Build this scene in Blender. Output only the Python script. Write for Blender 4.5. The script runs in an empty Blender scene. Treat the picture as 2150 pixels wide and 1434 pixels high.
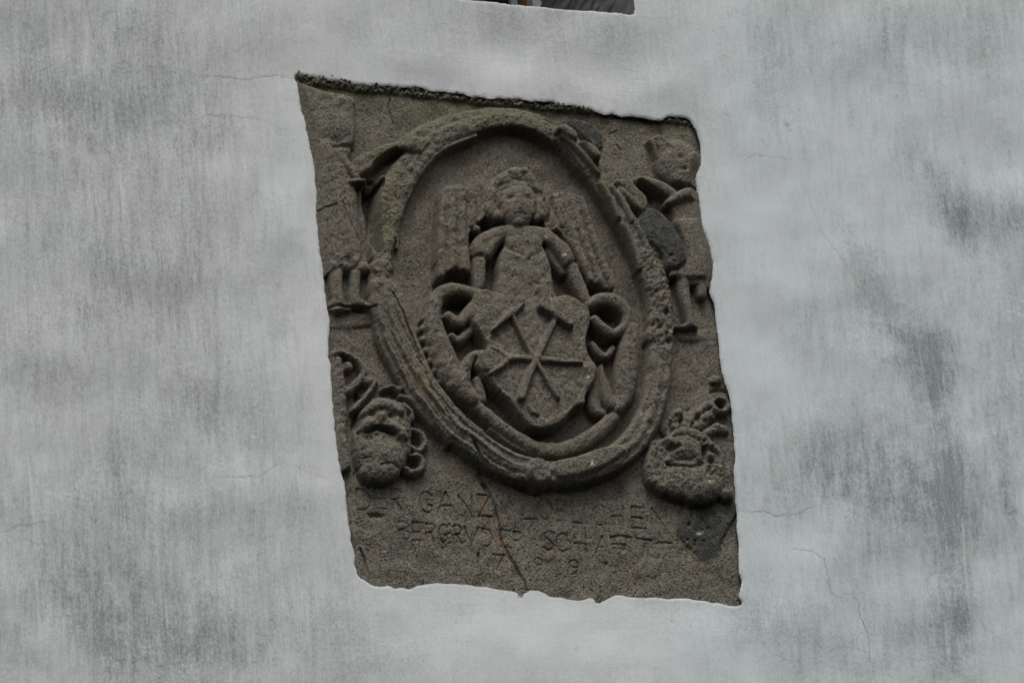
import bpy, math
import numpy as np
from mathutils import Matrix, Vector

# ------------------------------------------------------------------ camera
YAW, PITCH, ROLL = math.radians(21.0), math.radians(30.0), math.radians(6.3)
DIST = 12.0                     # metres from the wall
FPX = 12000.0                   # focal length in tracing units (2150 wide sheet)
SW, SH = 2150.0, 1434.0
WALL_Z = 7.6                    # height of the picture centre above the ground
fwd = np.array([math.sin(YAW)*math.cos(PITCH), math.cos(YAW)*math.cos(PITCH), math.sin(PITCH)])
rt0 = np.array([math.cos(YAW), -math.sin(YAW), 0.0])
up0 = np.cross(rt0, fwd)
rt = rt0*math.cos(ROLL) - up0*math.sin(ROLL)
upv = rt0*math.sin(ROLL) + up0*math.cos(ROLL)
CAM = np.array([0, 0, WALL_Z]) - fwd*DIST

scn = bpy.context.scene
cd = bpy.data.cameras.new('camera'); cam = bpy.data.objects.new('camera', cd)
scn.collection.objects.link(cam); scn.camera = cam
cd.sensor_width = 36.0; cd.lens = 36.0*FPX/SW; cd.clip_start = 0.1; cd.clip_end = 500
M = Matrix(((rt[0], upv[0], -fwd[0], CAM[0]), (rt[1], upv[1], -fwd[1], CAM[1]),
            (rt[2], upv[2], -fwd[2], CAM[2]), (0, 0, 0, 1)))
cam.matrix_world = M

# ------------------------------------------------------------------ sky, sun, exposure
w = bpy.data.worlds.new('World'); scn.world = w; w.use_nodes = True
nt = w.node_tree; nt.nodes.clear()
SUN_EL, SUN_AZ = math.radians(62), math.radians(186)   # azimuth seen from the wall, 180 = straight in front
sky = nt.nodes.new('ShaderNodeTexSky'); sky.sky_type = 'NISHITA'; sky.sun_disc = False
sky.sun_elevation = SUN_EL; sky.air_density = 1.0; sky.dust_density = 6.0; sky.ozone_density = 1.0
sky.sun_rotation = SUN_AZ
hs = nt.nodes.new('ShaderNodeHueSaturation'); hs.inputs['Saturation'].default_value = 0.22   # closed cloud cover
bgn = nt.nodes.new('ShaderNodeBackground'); bgn.inputs[1].default_value = 0.13
outw = nt.nodes.new('ShaderNodeOutputWorld')
nt.links.new(sky.outputs[0], hs.inputs['Color']); nt.links.new(hs.outputs[0], bgn.inputs[0])
nt.links.new(bgn.outputs[0], outw.inputs[0])
sl = bpy.data.lights.new('sun', 'SUN'); sl.energy = 1.5; sl.angle = math.radians(30); sl.color = (1.0, 0.99, 0.975)
so = bpy.data.objects.new('sun', sl); scn.collection.objects.link(so)
sd = Vector((math.sin(SUN_AZ)*math.cos(SUN_EL), math.cos(SUN_AZ)*math.cos(SUN_EL), math.sin(SUN_EL)))
so.rotation_euler = sd.to_track_quat('Z', 'Y').to_euler()
so.location = (0, -4, WALL_Z+6)
scn.view_settings.view_transform = 'Standard'; scn.view_settings.look = 'None'
scn.view_settings.gamma = 1.0; scn.view_settings.use_curve_mapping = False
scn.view_settings.exposure = 0.26
scn.render.engine = 'CYCLES'

# ------------------------------------------------------------------ tracing sheet -> wall metres
# The tracing sheet is rectified onto the face of the stone (plane y = 0, one unit about 1 mm).
def sheet(u, v):
    u = np.asarray(u, float); v = np.asarray(v, float)
    dx = (u - SW/2)/FPX; dy = -(v - SH/2)/FPX
    d = [fwd[i] + rt[i]*dx + upv[i]*dy for i in range(3)]
    t = -CAM[1]/d[1]
    return CAM[0] + t*d[0], CAM[2] + t*d[2]
N_U = float(np.dot([0, -1, 0], rt)); N_V = -float(np.dot([0, -1, 0], upv))
def P(pts, h):
    """outline points seen on a surface standing h mm proud -> foot points on the sheet"""
    a = np.array(pts, float).copy(); a[:, 0] -= N_U*h; a[:, 1] -= N_V*h
    return a

# ------------------------------------------------------------------ noise
def spec(shape, lo, hi, beta, seed, ax=1.0, ay=1.0):
    """band limited random field, wavelengths lo..hi in cells, unit deviation"""
    r = np.random.default_rng(seed)
    ny, nx = shape
    F = np.fft.rfft2(r.standard_normal((ny, nx)))
    fy = np.fft.fftfreq(ny)[:, None]*ay; fx = np.fft.rfftfreq(nx)[None, :]*ax
    f = np.sqrt(fx*fx + fy*fy) + 1e-9
    F *= f**(-beta/2)*np.exp(-(f*lo)**2*0.5)*(1 - np.exp(-(f*hi)**2*0.5))
    n = np.fft.irfft2(F, s=(ny, nx))
    return (n - n.mean())/(n.std() + 1e-9)
def blur(A, s):
    n = max(1, int(3*s)); k = np.exp(-0.5*(np.arange(-n, n+1)/s)**2); k /= k.sum()
    for ax in (0, 1):
        B = np.zeros_like(A); pad = [(0, 0), (0, 0)]; pad[ax] = (n, n)
        Ap = np.pad(A, pad, mode='edge')
        for i, kk in enumerate(k):
            sl_ = [slice(None)]*2; sl_[ax] = slice(i, i + A.shape[ax]); B += kk*Ap[tuple(sl_)]
        A = B
    return A
def sst(a, b, x):
    t = np.clip((x - a)/(b - a), 0, 1); return t*t*(3 - 2*t)
def crom(p, step=5.0, closed=False):
    p = np.array(p, float); n = len(p)
    if n < 3 and not closed:
        L = np.linalg.norm(p[1, :2] - p[0, :2]); m = max(2, int(L/step) + 1)
        return np.array([p[0] + (p[1] - p[0])*t for t in np.linspace(0, 1, m)])
    out = []
    for i in range(n if closed else n-1):
        if closed: a, b, c, d = p[(i-1) % n], p[i], p[(i+1) % n], p[(i+2) % n]
        else: a, b, c, d = p[max(i-1, 0)], p[i], p[i+1], p[min(i+2, n-1)]
        m = max(1, int(np.linalg.norm(c[:2] - b[:2])/step))
        for k in range(m):
            t = k/m
            out.append(0.5*((2*b) + (-a + c)*t + (2*a - 5*b + 4*c - d)*t*t + (-a + 3*b - 3*c + d)*t**3))
    if not closed: out.append(p[-1])
    return np.array(out)

# ------------------------------------------------------------------ the carved field
GP = 1.5
GU = np.arange(604, 1590, GP); GV = np.arange(120, 1310, GP)
U, V = np.meshgrid(GU, GV)
NY, NX = U.shape
H = np.zeros((NY, NX)); LAB = np.zeros((NY, NX), np.int32)
MOSS = np.zeros((NY, NX)); DARK = np.zeros((NY, NX)); PALE = np.zeros((NY, NX)); RUST = np.zeros((NY, NX))
LABELS = ['slab']
def lab(name):
    LABELS.append(name); return len(LABELS) - 1
def win(x0, y0, x1, y1):
    i0 = max(0, int((y0 - GV[0])/GP)); i1 = min(NY, int((y1 - GV[0])/GP) + 2)
    j0 = max(0, int((x0 - GU[0])/GP)); j1 = min(NX, int((x1 - GU[0])/GP) + 2)
    return slice(i0, max(i1, i0)), slice(j0, max(j1, j0))
def field_stroke(p, closed=False):
    """p: n x 3 (u, v, radius) resampled -> window, q (0 axis .. 1 edge), signed side, arc length"""
    if closed: p = np.vstack([p, p[:1]])
    R = p[:, 2].max() + 2
    W = win(p[:, 0].min()-R, p[:, 1].min()-R, p[:, 0].max()+R, p[:, 1].max()+R)
    u, v = U[W], V[W]
    Q = np.full(u.shape, 9.0); S = np.zeros(u.shape); T = np.zeros(u.shape); acc = 0.0
    oi, oj = W[0].start, W[1].start
    for a, b in zip(p[:-1], p[1:]):
        r = max(a[2], b[2]) + 2
        w2 = win(min(a[0], b[0])-r, min(a[1], b[1])-r, max(a[0], b[0])+r, max(a[1], b[1])+r)
        loc = (slice(w2[0].start-oi, w2[0].stop-oi), slice(w2[1].start-oj, w2[1].stop-oj))
        uu, vv = u[loc], v[loc]
        d = b[:2] - a[:2]; L = float(np.hypot(*d)) + 1e-9
        t = np.clip(((uu-a[0])*d[0] + (vv-a[1])*d[1])/(L*L), 0, 1)
        du = uu - a[0] - t*d[0]; dv = vv - a[1] - t*d[1]
        q = np.hypot(du, dv)/(a[2] + (b[2]-a[2])*t + 1e-6)
        s = np.sign(d[0]*dv - d[1]*du)*q
        m = q < Q[loc]
        Q[loc] = np.where(m, q, Q[loc]); S[loc] = np.where(m, s, S[loc]); T[loc] = np.where(m, acc + t*L, T[loc])
        acc += L
    return W, Q, S, T
def put(W, m, h, label):
    m = m & (h > H[W])
    H[W] = np.where(m, h, H[W])
    if label is not None: LAB[W] = np.where(m, label, LAB[W])
    return m
def stroke(pts, z0, amp, label=None, r=None, closed=False, detail=None, hs=None, power=2.0, step=5.0):
    a = np.array([(q[0], q[1], q[2] if len(q) > 2 else r) for q in pts], float)
    a = P(a, (z0 + amp*0.7) if hs is None else hs)
    p = crom(a, step, closed); p[:, 2] = np.maximum(p[:, 2], 1.0)
    W, Q, S, T = field_stroke(p, closed)
    h = z0 + amp*np.sqrt(np.clip(1 - np.abs(Q)**power, 0, 1))
    if detail is not None: h = h + detail(U[W], V[W], Q, S, T)
    return W, put(W, Q < 1, h, label)
def poly_sd(p, W):
    u, v = U[W], V[W]
    D = np.full(u.shape, 1e9); ins = np.zeros(u.shape, bool)
    for a, b in zip(p, np.roll(p, -1, axis=0)):
        d = b - a; L2 = d @ d + 1e-9
        t = np.clip(((u-a[0])*d[0] + (v-a[1])*d[1])/L2, 0, 1)
        D = np.minimum(D, (u-a[0]-t*d[0])**2 + (v-a[1]-t*d[1])**2)
        if abs(d[1]) > 1e-9:
            c = ((a[1] <= v) & (b[1] > v)) | ((b[1] <= v) & (a[1] > v))
            ins ^= c & (u < a[0] + (v-a[1])/d[1]*d[0])
    return np.sqrt(D)*np.where(ins, 1, -1)
def poly(pts, top, label=None, bevel=8.0, crown=0.0, cr=60.0, smooth=True, detail=None, hs=None, z0=0.35):
    a = P(np.array(pts, float), top if hs is None else hs)
    if smooth: a = crom(a, 6.0, True)
    W = win(a[:, 0].min()-2, a[:, 1].min()-2, a[:, 0].max()+2, a[:, 1].max()+2)
    s = poly_sd(a, W)
    t = np.clip(s/bevel, 0, 1)
    h = top*(z0 + (1-z0)*np.sqrt(1 - (1-t)**2)) + crown*np.sqrt(np.clip(1 - (1 - np.clip(s/cr, 0, 1))**2, 0, 1))
    if detail is not None: h = h + detail(U[W], V[W], s)
    return W, put(W, s > 0, h, label)
def blob(x, y, rx, ry, z0, amp, label=None, ang=0.0, hs=None, power=2.0):
    c = P([(x, y)], (z0 + amp*0.7) if hs is None else hs)[0]
    R = max(rx, ry) + 2
    W = win(c[0]-R, c[1]-R, c[0]+R, c[1]+R)
    ca, sa = math.cos(math.radians(ang)), math.sin(math.radians(ang))
    du, dv = U[W]-c[0], V[W]-c[1]
    q = np.hypot((du*ca + dv*sa)/rx, (-du*sa + dv*ca)/ry)
    return W, put(W, q < 1, z0 + amp*np.sqrt(np.clip(1 - q**power, 0, 1)), label)
def carve(pts, depth, r=None, label=None, hs=0.0, soft=True, step=4.0, only=None):
    a = np.array([(q[0], q[1], q[2] if len(q) > 2 else r) for q in pts], float)
    p = crom(P(a, hs), step); p[:, 2] = np.maximum(p[:, 2], 0.8)
    W, Q, S, T = field_stroke(p)
    m = Q < 1
    if only is not None: m &= np.isin(LAB[W], only)
    H[W] -= np.where(m, depth*(1 - Q**2 if soft else np.sqrt(np.clip(1-Q**4, 0, 1))), 0)
    if label is not None: LAB[W] = np.where(m & (Q < 0.95), label, LAB[W])
def dent(x, y, rx, ry, depth, ang=0.0, hs=0.0):
    c = P([(x, y)], hs)[0]; R = max(rx, ry)*2.2
    W = win(c[0]-R, c[1]-R, c[0]+R, c[1]+R)
    ca, sa = math.cos(math.radians(ang)), math.sin(math.radians(ang))
    du, dv = U[W]-c[0], V[W]-c[1]
    q = np.hypot((du*ca + dv*sa)/rx, (-du*sa + dv*ca)/ry)
    H[W] -= depth*np.exp(-q*q*1.2)
def paint(A, x, y, rx, ry, s, ang=0.0, hs=0.0):
    c = P([(x, y)], hs)[0]
    ca, sa = math.cos(math.radians(ang)), math.sin(math.radians(ang))
    R = max(rx, ry)*2.5; W = win(c[0]-R, c[1]-R, c[0]+R, c[1]+R)
    du, dv = U[W]-c[0], V[W]-c[1]
    A[W] = np.maximum(A[W], s*np.exp(-(((du*ca+dv*sa)/rx)**2 + ((-du*sa+dv*ca)/ry)**2)))

rng = np.random.default_rng(7)
N1 = 0.5*spec((NY, NX), 5, 60, 3.0, 1)
N2 = 0.6*spec((NY, NX), 2.0, 14, 1.5, 2)
N3 = spec((NY, NX), 30, 300, 2.2, 3)
N4 = spec((NY, NX), 1.0, 4, 0.0, 4)
def nz(A, u, v):
    i = np.clip(((v - GV[0])/GP).astype(int), 0, NY-1); j = np.clip(((u - GU[0])/GP).astype(int), 0, NX-1)
    return A[i, j]

# opening of the plaster (seen edge of the plaster round the stone), clockwise
OPEN_TOP = [(623,160),(642,154),(660,158),(677,161),(700,168),(728,172),(752,176),(780,180),(806,178),(831,182),(855,187),(879,189),
  (900,193),(921,194),(945,193),(969,196),(1000,201),(1030,204),(1060,209),(1085,211),(1120,216),(1150,217),(1179,221),(1215,228),(1249,235),
  (1290,239),(1336,242),(1365,247),(1389,253),(1400,247),(1410,242),(1425,244),(1441,248),(1455,262)]
OPEN_RIGHT = [(1463,280),(1468,305),(1468,343),(1459,378),(1464,406),(1471,448),(1478,486),(1490,521),(1495,567),(1490,608),(1500,643),(1507,690),
  (1511,710),(1514,752),(1523,794),(1534,839),(1539,881),(1544,944),(1542,1007),(1546,1059),(1549,1118),(1553,1188),(1553,1201),(1560,1219),(1553,1248)]
OPEN_BOT = [(1558,1268),(1538,1271),(1510,1267),(1491,1266),(1460,1262),(1435,1259),(1400,1258),(1368,1255),(1323,1255),(1305,1250),(1290,1249),(1275,1255),(1256,1264),(1248,1258),(1238,1255),
  (1218,1259),(1196,1257),(1176,1253),(1156,1252),(1145,1245),(1133,1241),(1122,1240),(1113,1239),(1105,1243),(1094,1247),(1074,1242),(1040,1236),(1010,1230),(980,1227),(957,1226),(925,1225),(905,1226),(886,1229),(870,1232),(858,1236),(842,1233),(828,1235),(816,1228),(800,1230),(786,1229)]
OPEN_LEFT = [(771,1217),(753,1203),(747,1173),(741,1140),(736,1098),(730,1061),(724,1016),(712,965),(705,905),(700,840),(694,770),(688,738),(691,694),(689,658),(685,611),(678,567),(672,521),
  (666,451),(663,371),(654,310),(647,268),(635,226),(625,194)]
OPEN = OPEN_TOP + OPEN_RIGHT + OPEN_BOT + OPEN_LEFT

# ---- base of the slab
H[:] = 2.0 + 2.0*N3
# field inside the oval lies a little deeper
OV = [(1060,262),(960,290),(890,350),(850,430),(835,520),(840,600),(870,700),(910,800),(980,890),(1080,950),(1160,962),(1250,930),(1320,860),(1352,760),(1350,640),(1335,540),(1300,450),(1250,370),(1190,310),(1120,270)]
a = crom(P(OV, 0), 6, True); Wd = win(a[:,0].min()-3, a[:,1].min()-3, a[:,0].max()+3, a[:,1].max()+3)
s = poly_sd(a, Wd); H[Wd] -= 10*sst(0, 25, s)

# ---- left standing figure: worn block of a figure in a long coat
FIG_L = lab('standing_figure_l')
poly([(600,185),(690,190),(742,203),(748,235),(749,285),(741,312),(735,345),(742,380),(752,405),(757,460),(766,520),(776,552),(774,575),(735,574),(700,573),(640,572),(600,400)], 21, FIG_L, 12, 4, 40,
     detail=lambda u, v, s: 1.2*nz(N1, u, v)*sst(0, 20, s))
stroke([(625,204,13),(660,206,14),(700,209,14),(736,214,13)], 14, 10, FIG_L, detail=lambda u, v, q, s, t: 2*nz(N1, u, v))      # brim of the hat
blob(700,262,50,44,12,20,FIG_L,8)                                                      # worn head
stroke([(690,325,44),(705,400,44),(718,470,40),(730,535,38)], 8, 25, FIG_L, detail=lambda u, v, q, s, t: 2.6*np.cos(s*9)*sst(60, 140, t) + 1.2*nz(N1, u, v))
stroke([(716,330,12),(735,352,11),(752,376,8)], 18, 14, FIG_L)                         # arm
carve([(700,312,5),(722,308,6),(744,306,5)], 7, hs=24)
stroke([(668,560,10),(700,560,13),(730,557,14),(760,559,14),(770,562,10)], 12, 12, FIG_L, detail=lambda u, v, q, s, t: 3*nz(N1, u, v))   # hem of the coat
blob(700,558,17,13,14,16,FIG_L); blob(762,560,17,13,14,16,FIG_L)
stroke([(708,575,15),(709,600,14),(711,625,14),(713,640,16)], 12, 16, FIG_L)
stroke([(700,638,12),(715,642,11),(735,644,8)], 12, 12, FIG_L)
stroke([(748,575,13),(747,600,12),(746,620,13),(748,632,14)], 12, 16, FIG_L)
stroke([(745,632,13),(760,636,10),(780,646,6)], 12, 12, FIG_L)
stroke([(738,380,6),(765,379,5),(785,377,6),(805,372,6)], 26, 10, FIG_L)               # hand on the wreath
poly([(784,378),(795,380),(792,388),(778,390),(768,384)], 30, FIG_L, 4)
poly([(687,655),(780,655),(786,668),(784,680),(690,690)], 8, None, 14)                 # ledge below the feet

# ---- right standing figure
FIG_R = lab('standing_figure_r')
poly([(1400,410),(1440,405),(1475,412),(1500,470),(1500,520),(1510,600),(1408,578),(1412,470)], 22, FIG_R, 10, 4)
poly([(1365,292),(1380,280),(1394,285),(1410,303),(1431,314),(1458,316),(1490,322),(1490,350),(1470,388),(1418,388),(1402,375),(1383,346),(1378,319)], 26, FIG_R, 10, 8, 40,
     detail=lambda u, v, s: 1.8*nz(N1, u, v))
stroke([(1378,290,5),(1392,292,5),(1410,308,6),(1430,322,8)], 24, 10, FIG_R)
stroke([(1366,293,5),(1375,312,4),(1380,330,4)], 20, 8, FIG_R)
blob(1424,336,46,50,14,22,FIG_R,-15,30); blob(1452,338,22,24,18,18,FIG_R); blob(1436,364,26,16,16,16,FIG_R)
dent(1428,332,7,6,7,hs=30); dent(1437,356,10,4,5,hs=30)
stroke([(1330,381,9),(1345,377,11),(1373,385,12),(1392,393,13),(1415,408,12)], 20, 18, FIG_R)
stroke([(1402,425,8),(1421,414,12),(1442,405,14),(1470,405,14)], 20, 20, FIG_R)
poly([(1413,462),(1440,455),(1474,462),(1487,514),(1497,567),(1500,582),(1470,580),(1437,582),(1405,577),(1425,560),(1440,540),(1430,500)], 30, FIG_R, 9, 5, 30)
stroke([(1412,574,7),(1440,576,8),(1495,574,8)], 24, 10, FIG_R)
stroke([(1434,585,16),(1437,610,14),(1442,635,12),(1447,660,10),(1450,680,9)], 10, 20, FIG_R)
stroke([(1416,686,5),(1435,685,7),(1452,680,9),(1462,686,5)], 10, 14, FIG_R)
stroke([(1473,580,13),(1473,600,13),(1474,616,12)], 8, 16, FIG_R)
poly([(1420,696),(1470,692),(1530,690),(1530,712),(1470,716),(1424,712)], 7, None, 10)

# ---- wreath
WRE = lab('wreath')
wr = [(1060,246,20),(1005,255,22),(952,274,25),(908,300,28),(872,336,33),(840,382,40),(824,440,32),(814,490,27),(806,540,24),
      (804,588,29),(812,632,35),(830,690,35),(857,752,34),(893,815,34),(932,868,34),(982,915,34),(1036,953,33),(1095,980,33),(1155,992,31),
      (1215,986,31),(1272,966,31),(1322,933,32),(1358,885,32),(1378,830,31),(1386,770,31),(1388,715,31),(1388,665,31),(1384,615,31),(1370,566,31),
      (1350,518,30),(1328,474,28),(1302,432,25),(1276,396,22),(1254,362,23),(1226,326,26),(1194,292,24),(1152,268,20),(1108,252,19)]
fib = spec((1, 4000), 60, 600, 2.0, 11)[0]; fib2 = spec((1, 4000), 40, 300, 2.0, 12)[0]
def wre_detail(u, v, q, s, t):
    k = np.clip((t*0.8).astype(int), 0, 3999)
    low = sst(560, 700, v)                       # lower half keeps its strands
    left = sst(1150, 1000, u)
    g = np.cos(s*8.5 + 0.7*fib[k])*3.8*low*(0.6 + 0.4*left)
    g += np.cos(s*21 + 1.2*fib2[k])*1.9*low*left
    lf = ((t/95.0 + 0.5*np.abs(s)) % 1.0)       # overlapping leaves
    g += (lf*4.0 - 2.0)*low*(1-left)*sst(1, 0.6, np.abs(s)) + 1.2*nz(N1, u, v)*(1-low)
    return g + 1.5*nz(N1, u, v) - 12*(1-sst(430, 640, v))*np.sqrt(np.clip(1-q*q, 0, 1))
wr = [(x, y, r_*(0.86 if y < 560 else 0.92)) for x, y, r_ in wr]
stroke(wr, 14, 26, WRE, closed=True, detail=wre_detail, hs=32, power=2.4)
stroke([(806,404,13),(801,450,16),(796,500,15),(793,534,12)], 18, 14, WRE, detail=lambda u, v, q, s, t: 2*nz(N1, u, v))
poly([(845,292),(890,258),(950,236),(1040,222),(1120,232),(1165,258),(1120,256),(1050,250),(985,262),(920,292),(880,318)], 19, None, 26, 4, 30, detail=lambda u, v, s: 2.5*nz(N1, u, v))
# inner rim line of the wreath, upper left
stroke([(1000,286,5),(935,312,6),(898,345,6),(870,385,6),(858,415,5)], 12, 12, WRE)
stroke([(846,440,5),(838,480,4),(834,520,4)], 10, 8, WRE)
# long splintered strands, lower left
for pts, z in (([(826,600,9),(842,640,10),(862,690,10),(882,740,9),(905,790,9),(938,838,9),(972,876,8),(1010,905,7)], 35),
               ([(800,640,7),(815,700,8),(842,755,8),(875,812,8),(915,866,8),(960,912,7),(1010,950,6)], 34),
               ([(788,660,6),(800,715,7),(828,775,7),(860,830,7),(900,885,6),(945,930,6)], 24)):
    stroke(pts, z-14, 16, WRE, detail=lambda u, v, q, s, t: 1.2*nz(N1, u, v))
# loose leaf bundle, upper right
poly([(1168,264),(1185,258),(1205,268),(1216,280),(1213,296),(1196,292),(1180,280),(1168,276)], 46, WRE, 7, 5, 20)
poly([(1218,292),(1240,297),(1256,308),(1266,325),(1262,335),(1248,333),(1232,318)], 48, WRE, 7, 5, 20)
stroke([(1166,292,4),(1190,308,5),(1215,338,5),(1226,352,4)], 18, 12, WRE)
stroke([(1180,284,5),(1210,308,6),(1235,335,6),(1258,362,5)], 30, 12, WRE)
for pts in ([(1262,384,6),(1285,420,7),(1300,455,6)], [(1284,392,7),(1310,425,8),(1328,462,7)], [(1302,398,7),(1330,420,9),(1352,440,8)],
            [(1310,470,6),(1330,510,7),(1345,560,7)], [(1336,470,6),(1358,515,7),(1376,560,7)]):
    stroke(pts, 26, 13, WRE)
# torn leaves of the right flank
for x, y, rx, ry, an in ((1372,600,20,14,60),(1392,640,17,15,20),(1376,668,14,18,0),(1398,690,14,12,0),(1370,700,13,20,0),(1396,735,14,26,-5),(1374,760,13,26,5),(1392,800,14,26,5)):
    blob(x, y, rx, ry, 28, 14, WRE, an)
for x, y in ((1398,655),(1405,690),(1386,686),(1404,715)): dent(x, y, 6, 6, 12, hs=36)
# lower right: broad leaf and the thin edge strands
poly([(1165,965),(1210,952),(1260,935),(1300,930),(1318,942),(1300,962),(1260,985),(1210,1000),(1170,1002)], 46, WRE, 9, 4, 30)
stroke([(1170,1012,5),(1225,1006,6),(1280,988,6),(1330,955,6),(1370,905,6)], 22, 12, WRE)
# knots of the ribbon
poly([(1105,968),(1125,955),(1150,962),(1162,985),(1160,1008),(1140,1020),(1118,1012),(1104,995)], 44, WRE, 12, 5, 24, detail=lambda u, v, s: 2.5*nz(N1, u, v))
poly([(780,548),(800,540),(822,550),(832,568),(812,576),(786,572)], 38, WRE, 8, 4, 20, detail=lambda u, v, s: 2.5*nz(N1, u, v))
stroke([(838,596,6),(844,620,8),(850,648,7),(858,668,5)], 26, 12, WRE)
# mossy drapery running from the figure to the wreath
poly([(744,332),(770,318),(800,303),(840,292),(880,285),(905,296),(886,325),(850,318),(826,322),(800,338),(780,360),(760,372),(744,372)], 30, WRE, 9, 6, 30,
     detail=lambda u, v, s: 2*nz(N1, u, v))
poly([(1290,380),(1320,372),(1340,392),(1360,412),(1362,436),(1345,440),(1325,415)], 34, WRE, 8, 4, 20)

# grooves between the parts
carve([(776,395,17),(776,430,17),(780,470,14),(784,520,11),(788,540,7)], 40, hs=0)
carve([(785,356,8),(805,340,9),(828,326,7)], 16, hs=14)
carve([(1338,398,9),(1352,408,10),(1368,420,9)], 14, hs=8)

# ---- cartouche
CAL = lab('cartouche_scroll_l'); CAR = lab('cartouche_scroll_r'); RIM = lab('cartouche_rim')
stroke([(1000,848,12),(1030,874,14),(1060,898,14),(1095,920,14),(1130,938,16),(1175,942,18),(1215,930,18),(1255,905,18),(1288,876,16)], 12, 16, RIM, detail=lambda u, v, q, s, t: 1.2*nz(N1, u, v))
stroke([(1030,900,5),(1065,928,5),(1100,946,6),(1130,958,6)], 6, 12, RIM)
# left scroll
def scal(u, v, q, s, t): return 2.2*np.cos(t*0.25)*sst(0.2, 0.9, s)*sst(60, 90, t) + 1.5*nz(N1, u, v)
stroke([(1002,616,13),(975,610,15),(945,608,17),(922,620,18),(913,648,18),(912,680,22),(920,712,26),(934,748,28),(952,785,28),(975,815,22),(995,838,13)], 14, 22, CAL, detail=scal, hs=28)
for x, y, rr in ((892,668,9),(888,690,10),(889,712,10),(896,735,10),(905,757,10),(914,778,9),(926,800,9)): blob(x, y, rr, rr, 6, 18, CAL)
stroke([(1004,632,13),(986,652,14),(966,676,14),(942,661,11)], 14, 20, CAL)
stroke([(1000,686,11),(980,701,12),(963,714,11),(948,704,8)], 6, 18, CAL)
stroke([(1012,740,9),(992,747,12),(981,766,13),(976,795,16)], 18, 18, CAL, detail=lambda u, v, q, s, t: 2*nz(N1, u, v))
stroke([(1002,796,9),(1009,820,12),(1014,838,11)], 12, 16, CAL)
# right scroll
stroke([(1236,640,13),(1258,628,16),(1284,629,17),(1306,642,16),(1318,662,13),(1312,684,12),(1288,700,13),(1266,688,12),(1248,670,11)], 14, 22, CAR, hs=28)
stroke([(1244,722,8),(1258,741,10),(1274,747,9),(1286,732,9)], 6, 16, CAR)
stroke([(1325,690,18),(1323,730,24),(1318,780,26),(1312,825,22),(1300,858,12)], 14, 22, CAR, detail=lambda u, v, q, s, t: 1.8*nz(N1, u, v), hs=28)
stroke([(1262,768,5),(1266,795,9),(1274,825,15),(1284,846,14)], 16, 18, CAR)
stroke([(1250,805,7),(1246,835,13),(1252,858,14),(1268,868,8)], 8, 14, CAR)
# undercut around the cartouche
carve([(965,633,16),(950,645,14)], 12, hs=0, only=[0]); carve([(1290,655,16),(1275,668,14)], 12, hs=0, only=[0])

# ---- angel
WGL = lab('wing_l'); WGR = lab('wing_r'); ANG = lab('angel_figure'); HAIR = lab('angel_hair')
def wl(u, v, s): return 3.8*np.cos((u - 0.12*v)*0.25) * sst(0, 10, s) + 1.2*nz(N1, u, v)
poly([(926,400),(936,390),(972,384),(1008,392),(1020,430),(1024,455),(990,486),(991,568),(975,572),(958,566),(942,572),(926,588),(919,560),(921,505),(923,440)], 29, WGL, 5, 2, 30, detail=wl)
def wr_(u, v, s): return 4.2*np.cos((u - 0.36*v)*0.25)*sst(410, 460, v)*sst(0, 8, s) + 1.6*nz(N1, u, v) + 1.0*nz(N2, u, v)
poly([(1150,416),(1165,402),(1200,404),(1222,410),(1232,447),(1245,480),(1266,545),(1290,604),(1282,612),(1274,606),(1266,608),(1256,600),(1246,598),(1236,586),(1212,548),(1178,492),(1142,480)], 29, WGR, 5, 2, 30, detail=wr_)
for pts in ([(934,402,9),(931,450,10),(928,520,10),(927,576,8)], [(954,398,8),(953,460,9),(951,520,9),(950,562,7)], [(974,400,8),(974,470,9),(974,530,9),(974,562,7)], [(994,410,8),(992,470,8)]):
    stroke(pts, 24, 11, WGL, detail=lambda u, v, q, s, t: 1.5*nz(N1, u, v))
for pts in ([(1222,418,8),(1236,462,9),(1252,512,9),(1272,562,9),(1286,600,7)], [(1204,420,8),(1220,480,9),(1238,532,9),(1262,592,8)], [(1186,420,8),(1202,480,9),(1220,540,9),(1242,586,8)], [(1166,418,8),(1180,470,8)]):
    stroke(pts, 24, 11, WGR, detail=lambda u, v, q, s, t: 1.5*nz(N1, u, v))
blob(1000,480,12,9,18,12,WGL)
# body
poly([(1076,478),(1128,478),(1140,510),(1154,542),(1161,570),(1164,602),(1164,640),(1050,640),(1045,574),(1047,545),(1056,518),(1074,498)], 34, ANG, 13, 8, 50, z0=0.6,
     detail=lambda u, v, s: 1.5*nz(N1, u, v))
blob(1105,575,42,38,30,14,ANG)
poly([(1030,480),(1050,477),(1078,482),(1072,500),(1048,520),(1036,540),(1024,548),(1005,544),(993,538),(990,512),(1004,490)], 30, ANG, 14, 8, 20)
stroke([(1009,535,15),(1008,560,15),(1008,585,14),(1007,600,12)], 18, 16, ANG)
poly([(1132,484),(1150,484),(1170,494),(1193,510),(1205,530),(1211,549),(1200,557),(1185,562),(1172,545),(1155,522),(1140,506)], 32, ANG, 12, 8, 18)
stroke([(1150,528,9),(1168,552,10),(1182,572,9)], 10, 14, ANG)
stroke([(1202,560,14),(1212,585,15),(1224,612,14),(1230,628,12)], 16, 18, ANG)
stroke([(1016,502,15),(1050,488,17),(1090,490,20),(1135,490,17),(1165,504,14)], 26, 14, ANG)
carve([(1056,515,5),(1080,532,5),(1100,540,4)], 3, hs=36); carve([(1110,545,4),(1135,530,5)], 3, hs=36)
dent(1112,548,4,5,4,hs=38); dent(1128,600,7,4,6,hs=34); carve([(994,536,4),(1012,537,4)], 4, hs=34)
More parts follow.
